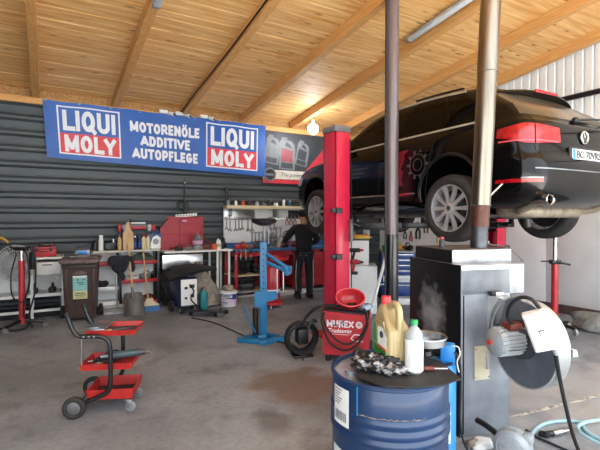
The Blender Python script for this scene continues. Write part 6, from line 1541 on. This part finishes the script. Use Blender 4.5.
# oily rag heap
q = spot(381, 371, Z=ZT)
def rag_heap():
    m = MB(); random.seed(17); bm = bmesh.new(); bmesh.ops.create_icosphere(bm, subdivisions=5, radius=1)
    from mathutils import noise
    for v in bm.verts:
        p = v.co.copy(); k = 1+.38*noise.noise(p*2.6)+.28*noise.noise(p*6)+.12*noise.noise(p*13)
        v.co = Vector((p.x*.125*k, p.y*.07*k, max(p.z, -.3)*.046*max(.3, k*1.1)))
    z0 = min(v.co.z for v in bm.verts); bm.verts.index_update()
    m.add([(v.co.x, v.co.y, v.co.z-z0) for v in bm.verts], [[v.index for v in f.verts] for f in bm.faces]); bm.free()
    return m.build('oily_rag', 'rag', None, (q.x-.0, q.y+.02, ZT), R(-55), 80)
tag(rag_heap(), 'crumpled black and grey oily rag in front of the gold jug', 'rag')
t = thing('rag_roll', 'dark rolled rag at the left end of the heap on the drum', 'rag', spot(363, 363, Z=ZT)+Vector((0, .02, 0)), R(-20)); m = MB(); m.lathe([(.0, -.04), (.03, -.045), (.036, 0), (.03, .045), (0, .04)], (0, 0, .034), (R(90), 0, 0), 18); m.build('roll', 'rag', t)
# thin tool lying on the mat at right
q = spot(434, 371, Z=ZT); t = thing('screwdriver', 'small screwdriver lying on the mat right of the clear bottle', 'screwdriver', (q.x, q.y, ZT), R(-30)); MB().cyl((-.05, 0, .012), (.0, 0, .012), .012, n=12).build('handle', 'brownred', t); MB().cyl((0, 0, .012), (.07, .01, .008), .005, n=8).build('shaft', 'steel', t)
# slim bright blue drum behind
t = thing('slim_drum', 'slim bright blue drum with white label between the oil drum and furnace', 'drum', (2.03, 1.868, 0), R(-50))
MB().lathe([(0, 0), (.14, 0), (.148, .01), (.148, .72), (.135, .75), (.13, .74), (0, .74)], n=44).build('shell', 'bright_blue', t)
lb = wrap(.30, .52, -120, -38, 'paper', 'label', .1495, t)
m = MB()
for k in range(5): m.add([(math.cos(R(a))*.1502, math.sin(R(a))*.1502, z_) for a in (-70+k*3.2, -68.6+k*3.2) for z_ in (.33, .47-.03*(k % 2))], [(0, 2, 3, 1)])
m.build('print', 'label_ink', lb)
MB().lathe([(.12, .745), (.135, .75), (.14, .765), (.125, .765)], n=40).build('rim', 'black_plastic', t)
m = MB(); m.box((.098, .0, .80), (.085, .10, .12), bev=.012); m.build('pump_head', 'bright_blue', t)
P = [spot(452, 346, d=2.52), spot(458, 347, d=2.5), spot(460, 354, d=2.5), spot(457, 362, d=2.5), spot(459, 372, d=2.52)]
tag(MB().tube(P, .004, 6, smooth=6).build('string', 'offwhite'), 'pale string tied over the edge of the slim blue drum', 'string')
P = [spot(455, 352, d=2.55), spot(460, 365, d=2.56), spot(460.5, 395, d=2.66), spot(460, 420, d=2.74), spot(463, 440, d=2.86)]+[spot(470, 455, Z=.012)]
tag(MB().tube(P, .007, 6, smooth=6).build('floor_cable', 'black_rubber'), 'black cable hanging down between the slim blue drum and the furnace', 'cable')
# ================================================================== WELDER
q = spot(345, 364, Z=0)
WROT = R(-45)
WC = q+Vector((.707, .707, 0))*.18
t = thing('welder', 'red welding machine with white lettering at the foot of the lift post', 'welding machine', WC, WROT)
m = MB()
w, d, h = .50, .36, .545
m.prism([(-w/2, .09), (w/2, .09), (w/2, h), (-w/2, h+.03)], -d/2, d/2); m.build('case', 'red_plastic', t)
fr = MB(); fr.prism([(-w/2+.012, .11), (w/2-.012, .11), (w/2-.012, h-.02), (-w/2+.012, h+.008)], -d/2-.008, -d/2+.002); fr = fr.build('front_panel', 'red_plastic', t)
o = block_word('MUREX', .078, .30, .22).build('lettering', 'banner_white', fr); o.location = (-.055, -d/2-.010, .445)
m = MB(); m.torus((.155, -d/2-.010, .445), .032, .006, rot=(R(90), 0, 0), n=22, k=6); m.torus((.155, -d/2-.010, .445), .016, .005, rot=(R(90), 0, 0), n=18, k=6); m.build('emblem', 'banner_white', fr)
text('lettering', 'Tradesmig', .062, 'banner_white', fr, T((-.06, -d/2-.010, .367)), bold=.001, ext=.0008, shear=.15)
MB().box((-.06, -d/2-.009, .328), (.20, .002, .004)).build('underline', 'banner_white', fr)
m = MB(); m.prism([(.06, .29), (.10, .26), (.2, .26), (.2, .27), (.105, .27), (.075, .29), (.105, .33), (.2, .33), (.2, .34), (.10, .34)], -d/2-.0105, -d/2-.0085); m.build('arrow_mark', 'banner_white', fr)
MB().box((0, -d/2-.009, .215), (w-.03, .003, .006)).build('groove', 'brownred', fr)
m = MB(); m.box((0, .0, h+.02), (.44, .30, .02), rot=(0, R(3.4), 0), bev=.006); m.build('top_tray', 'black_plastic', t)
for x in (-.2, .2): MB().lathe([(0, -.02), (.05, -.02), (.06, 0), (.05, .02), (0, .02)], (x, -.12, .06), (0, R(90), 0), 22).build('caster', 'black_rubber', t)
for x in (-.24, .24): MB().lathe([(0, -.025), (.09, -.025), (.10, 0), (.09, .025), (0, .025)], (x, .15, .10), (0, R(90), 0), 26).build('wheel', 'black_rubber', t)
MB().box((0, 0, .1), (.46, .34, .03)).build('base_plate', 'black_metal', t)
MB().box((-w/2-.004, .0, .46), (.006, .03, .07)).build('side_label', 'yellow', t)
# cables draped over it
Y_ = -d/2-.03
def wl_(x, y, z): return (x, y, z)
m = MB(); m.tube([(-.24, .0, h+.05), (-.255, -.2, h-.0), (-.25, Y_, .42), (-.16, Y_-.02, .24), (.0, Y_-.03, .17), (.14, Y_-.02, .24), (.245, Y_, .44), (.24, -.2, h-.02), (.2, -.05, h+.05)], .012, 8, smooth=7)
m.tube([(-.2, .02, h+.06), (-.235, -.2, h+.0), (-.222, Y_, .44), (-.12, Y_-.015, .30), (.03, Y_-.03, .24), (.17, Y_-.01, .33), (.25, -.17, .50), (.24, 0, h+.04)], .011, 8, smooth=7)
m.tube([(-.05, .02, h+.06), (-.3, -.06, h+.06), (-.46, -.02, h-.06), (-.58, .02, h-.25), (-.60, .05, .3)], .015, 8, smooth=7)
m.build('lead', 'black_rubber', t)
# visor lying on the welder
t = thing('welding_visor', 'red curved welding visor lying on top of the red welder', 'visor', WC+Vector((.03, -.02, h+.047)), R(-45))
vr = Euler((R(38), 0, R(12))).to_matrix().to_4x4(); vm = T((-.0, -.04, .085)) @ vr
sh = MB().lathe([(0, -.07), (.07, -.06), (.125, -.02), (.150, .06), (.144, .06), (.118, -.016), (.066, -.053), (0, -.062)], n=36, sc=(1.08, .9, 1))
MB().add(sh.v, sh.f, 0, vm).build('shell', 'red_paint', t)
MB().tube([vm @ Vector((math.cos(R(a))*.150*1.08, math.sin(R(a))*.150*.9, .06)) for a in range(0, 360, 12)], .009, 8, closed=True).build('rim', 'pink_red', t)
for a in (240, 258, 276, 294): MB().ball(vm @ Vector((math.cos(R(a))*.142, math.sin(R(a))*.118, .03)), .007, 8).build('rivet', 'pink_red', t)
w_ = MB().box((0, 0, 0), (.11, .05, .03), bev=.01); MB().add(w_.v, w_.f, 0, vm @ T((.02, -.03, -.035))).build('window', 'black_plastic', t)
q = t.location; t = thing('plastic_bag', 'crumpled bluish clear plastic on the right end of the welder', 'plastic', WC+Vector((.16, -.14, h+.03)), R(-45)); clot = clothlump('wrap', 'x', 'x', (0, 0, 0), (.07, .06, .05), 'plastic_wrap', 41); clot.parent = t
for k_ in ('label', 'category'): del clot[k_]
# coil of cable on the floor left of the welder
q = spot(306, 358, Z=0)
t = thing('cable_coil', 'black cable coil standing on the floor left of the red welder', 'cable', (q.x, q.y+.1, 0), R(-15))
m = MB(); random.seed(4)
for k in range(9): m.torus((random.uniform(-.01, .01), -.06+.016*k, .215+random.uniform(-.012, .012)), .17+random.uniform(-.025, .025), .012, rot=(R(90+random.uniform(-9, 9)), 0, R(random.uniform(-8, 8))), n=30, k=7)
m.build('loops', 'black_rubber', t); m = MB(); m.box((.0, 0, .24), (.13, .17, .18), bev=.02); m.build('reel_core', 'black_plastic', t); m = MB(); m.box((0, 0, .015), (.24, .2, .03), bev=.008); m.build('foot', 'black_metal', t); MB().tube([(.06, -.05, .33), (.12, -.06, .42), (.17, -.02, .40)], .02, 8, smooth=4).build('handle', 'black_plastic', t)
# ================================================================== TROLLEY
CX, CY, CR = .462, 4.038, R(-23)
t = thing('tool_trolley', 'three tier red and black tool trolley on the open floor', 'trolley', (CX, CY, 0), CR)
def tray(x0, x1, y0, y1, z, h, fl, name, inner):
    m = MB(); o = [(x0, y0), (x1, y0), (x1, y1), (x0, y1)]; e = [(x0-fl, y0-fl), (x1+fl, y0-fl), (x1+fl, y1+fl), (x0-fl, y1+fl)]; th = .006
    vs = [(x, y, z) for x, y in o]+[(x, y, z+h) for x, y in e]+[(x+(th if x < (x0+x1)/2 else -th), y+(th if y < 0 else -th), z+h) for x, y in e]+[(x+(th if x < (x0+x1)/2 else -th), y+(th if y < 0 else -th), z+th) for x, y in o]
    fs = [(3, 2, 1, 0)]
    for i in range(4):
        j = (i+1) % 4; fs += [(i, j, 4+j, 4+i), (4+i, 4+j, 8+j, 8+i), (8+i, 8+j, 12+j, 12+i)]
    m.add(vs, fs); o_ = m.build(name, 'cart_red', t)
    MB().box(((x0+x1)/2, (y0+y1)/2, z+th), (x1-x0-.02, y1-y0-.02, .002)).build('liner', inner, o_); return o_
tray(-.12, .23, -.15, .16, .115, .085, .012, 'bottom_tray', 'rust_liner'); tray(-.17, .22, -.15, .16, .36, .055, .012, 'middle_tray', 'cart_red'); tray(-.12, .25, -.15, .16, .645, .045, .012, 'top_tray', 'dark_grey')
def tubeflat(pts): return smooth_path(pts, 5)
for y in (-.185, .195):
    m = MB(); m.tube(tubeflat([(-.265, y, .84), (-.24, y, .76), (-.205, y, .685), (-.16, y, .655), (-.06, y, .655), (.02, y, .64), (.065, y, .58), (.07, y, .40), (.065, y, .24), (.03, y, .18), (-.06, y, .14), (-.20, y, .09)]), .018, 10); m.build('side_frame', 'black_metal', t)
    MB().tube([(-.269, y, .853), (-.258, y, .815)], .021, 10).build('handle_grip', 'black_rubber', t)
    for x in (-.13, -.09, -.05): MB().cyl((x, y-.02, .655), (x, y-.023, .655), .008, n=10).build('bolt', 'steel', t)
MB().tube([(-.16, -.17, .655), (-.16, -.17, .41)], .007, 8).build('stay_rod', 'steel_dull', t)
MB().cyl((-.20, -.21, .09), (-.20, .22, .09), .011).build('axle', 'steel_dull', t)
for y in (-.225, .23):
    w_ = MB().lathe([(.052, -.02), (.072, -.025), (.086, -.018), (.09, 0), (.086, .018), (.072, .025), (.052, .02), (.052, -.02)], (-.20, y, .09), (R(90), 0, 0), 36).build('wheel', 'tyre', t)
    m = MB(); m.lathe([(0, -.022), (.02, -.022), (.022, -.012), (.053, -.01), (.053, .01), (.022, .012), (.02, .022), (0, .022)], (-.20, y, .09), (R(90), 0, 0), 30); m.build('hub', 'steel_dull', w_)
for y in (-.14, .15):
    c = MB().lathe([(0, -.014), (.03, -.016), (.044, -.010), (.045, 0), (.044, .010), (.03, .016), (0, .014)], (.215, y, .045), (R(90), 0, 0), 26).build('caster', 'mid_grey', t)
    m = MB(); m.box((.205, y-.02, .075), (.04, .004, .07), bev=.001); m.box((.205, y+.02, .075), (.04, .004, .07), bev=.001); m.box((.205, y, .108), (.06, .06, .006)); m.build('fork', 'steel', c)
tm_ = Matrix.Translation((CX, CY, 0)) @ Euler((0, 0, CR)).to_matrix().to_4x4()
def ct(x, y, z): return tm_ @ Vector((x, y, z))
t = thing('angle_grinder', 'dark grey green grinder lying on the middle tray of the trolley', 'grinder', ct(.14, -.02, .425), CR+R(8))
m = MB(); m.cyl((-.10, 0, .02), (.10, 0, .03), .033, .03, 16); m.build('body', 'grinder_green', t); m = MB(); m.cyl((.10, 0, .03), (.17, 0, .03), .03, .022, 16); m.build('head', 'dark_grey', t); MB().cyl((-.12, 0, .02), (-.19, -.0, .015), .026, .022, 14).build('handle', 'steel_dull', t); MB().tube([(.15, 0, .03), (.2, -.02, .03), (.22, -.03, .02)], .008, 8).build('spindle', 'steel', t)
t = thing('cable_bunch', 'dark cable bunch in the middle tray of the trolley', 'cable', ct(.0, .02, .371), CR); m = MB()
for k in range(5): m.torus((.02*k-.05, .01*k-.02, .02+.008*k), .07, .007, rot=(R(8*k-12), R(6), 0), n=24, k=6)
m.build('loops', 'black_rubber', t)
for i, (x, y, a, l, lab) in enumerate(((-.10, -.09, 35, .16, 'steel rod tool in the middle tray, nearest the handle end'), (-.06, -.05, 60, .14, 'steel rod tool in the middle tray, crossing the others'), (-.12, .02, 15, .15, 'steel rod tool in the middle tray beside the cable bunch'))):
    t = thing('rod_tool', lab, 'tool', ct(x, y, .372), CR+R(a), 'rod tools in the trolley'); MB().cyl((-l/2, 0, .014), (l/4, 0, .02), .007, n=10).build('shaft', 'steel', t); MB().cyl((l/4, 0, .02), (l/2, 0, .022), .012, n=12).build('grip', 'dark_grey' if i else 'wood_light', t)
t = thing('chisel', 'red handled tool lying in the front of the middle tray', 'tool', ct(.07, -.12, .372), CR+R(20)); MB().cyl((-.06, 0, .016), (.03, 0, .016), .014, n=12).build('handle', 'red_plastic', t); MB().box((.06, 0, .014), (.07, .016, .006)).build('blade', 'steel', t)
t = thing('metal_sheet', 'grey metal plate lying on the top tray of the trolley', 'plate', ct(-.07, -.02, .692), CR); MB().box((0, 0, .004), (.17, .27, .008), bev=.003).build('plate', 'steel', t); MB().box((-.02, -.08, .014), (.1, .05, .012), bev=.004).build('bar', 'steel_dull', t)
t = thing('file', 'dark file lying on the top tray of the trolley', 'file', ct(.10, .02, .653), CR+R(30)); MB().box((0, 0, .006), (.16, .02, .008)).build('blade', 'steel_dull', t); MB().cyl((-.08, 0, .009), (-.14, 0, .009), .009, n=10).build('handle', 'wood_light', t)
# ================================================================== CAMERA, WORLD, RENDER LOOK
cd_ = bpy.data.cameras.new('camera'); cd_.sensor_width = 36; cd_.lens = 433/600*36; cd_.clip_start = .05; cd_.clip_end = 200
cam = bpy.data.objects.new('camera', cd_); COL.objects.link(cam); cam.location = (0, 0, EYE)
cam.rotation_euler = (R(90)-PITCH, 0, -YAW); scn.camera = cam
wd = bpy.data.worlds.new('sky'); scn.world = wd; wd.use_nodes = True
bg = wd.node_tree.nodes['Background']; bg.inputs[0].default_value = (.86, .93, 1, 1); bg.inputs[1].default_value = 1.9
sd_ = bpy.data.lights.new('sun', 'SUN'); sd_.energy = 25; sd_.angle = R(2); sd_.color = (1, .96, .9); so = bpy.data.objects.new('sun', sd_); COL.objects.link(so); so.rotation_euler = (R(-22), R(12), 0)
vs_ = scn.view_settings; vs_.view_transform = 'Standard'; vs_.look = 'None'; vs_.gamma = 1; vs_.use_curve_mapping = False; vs_.exposure = 1.32
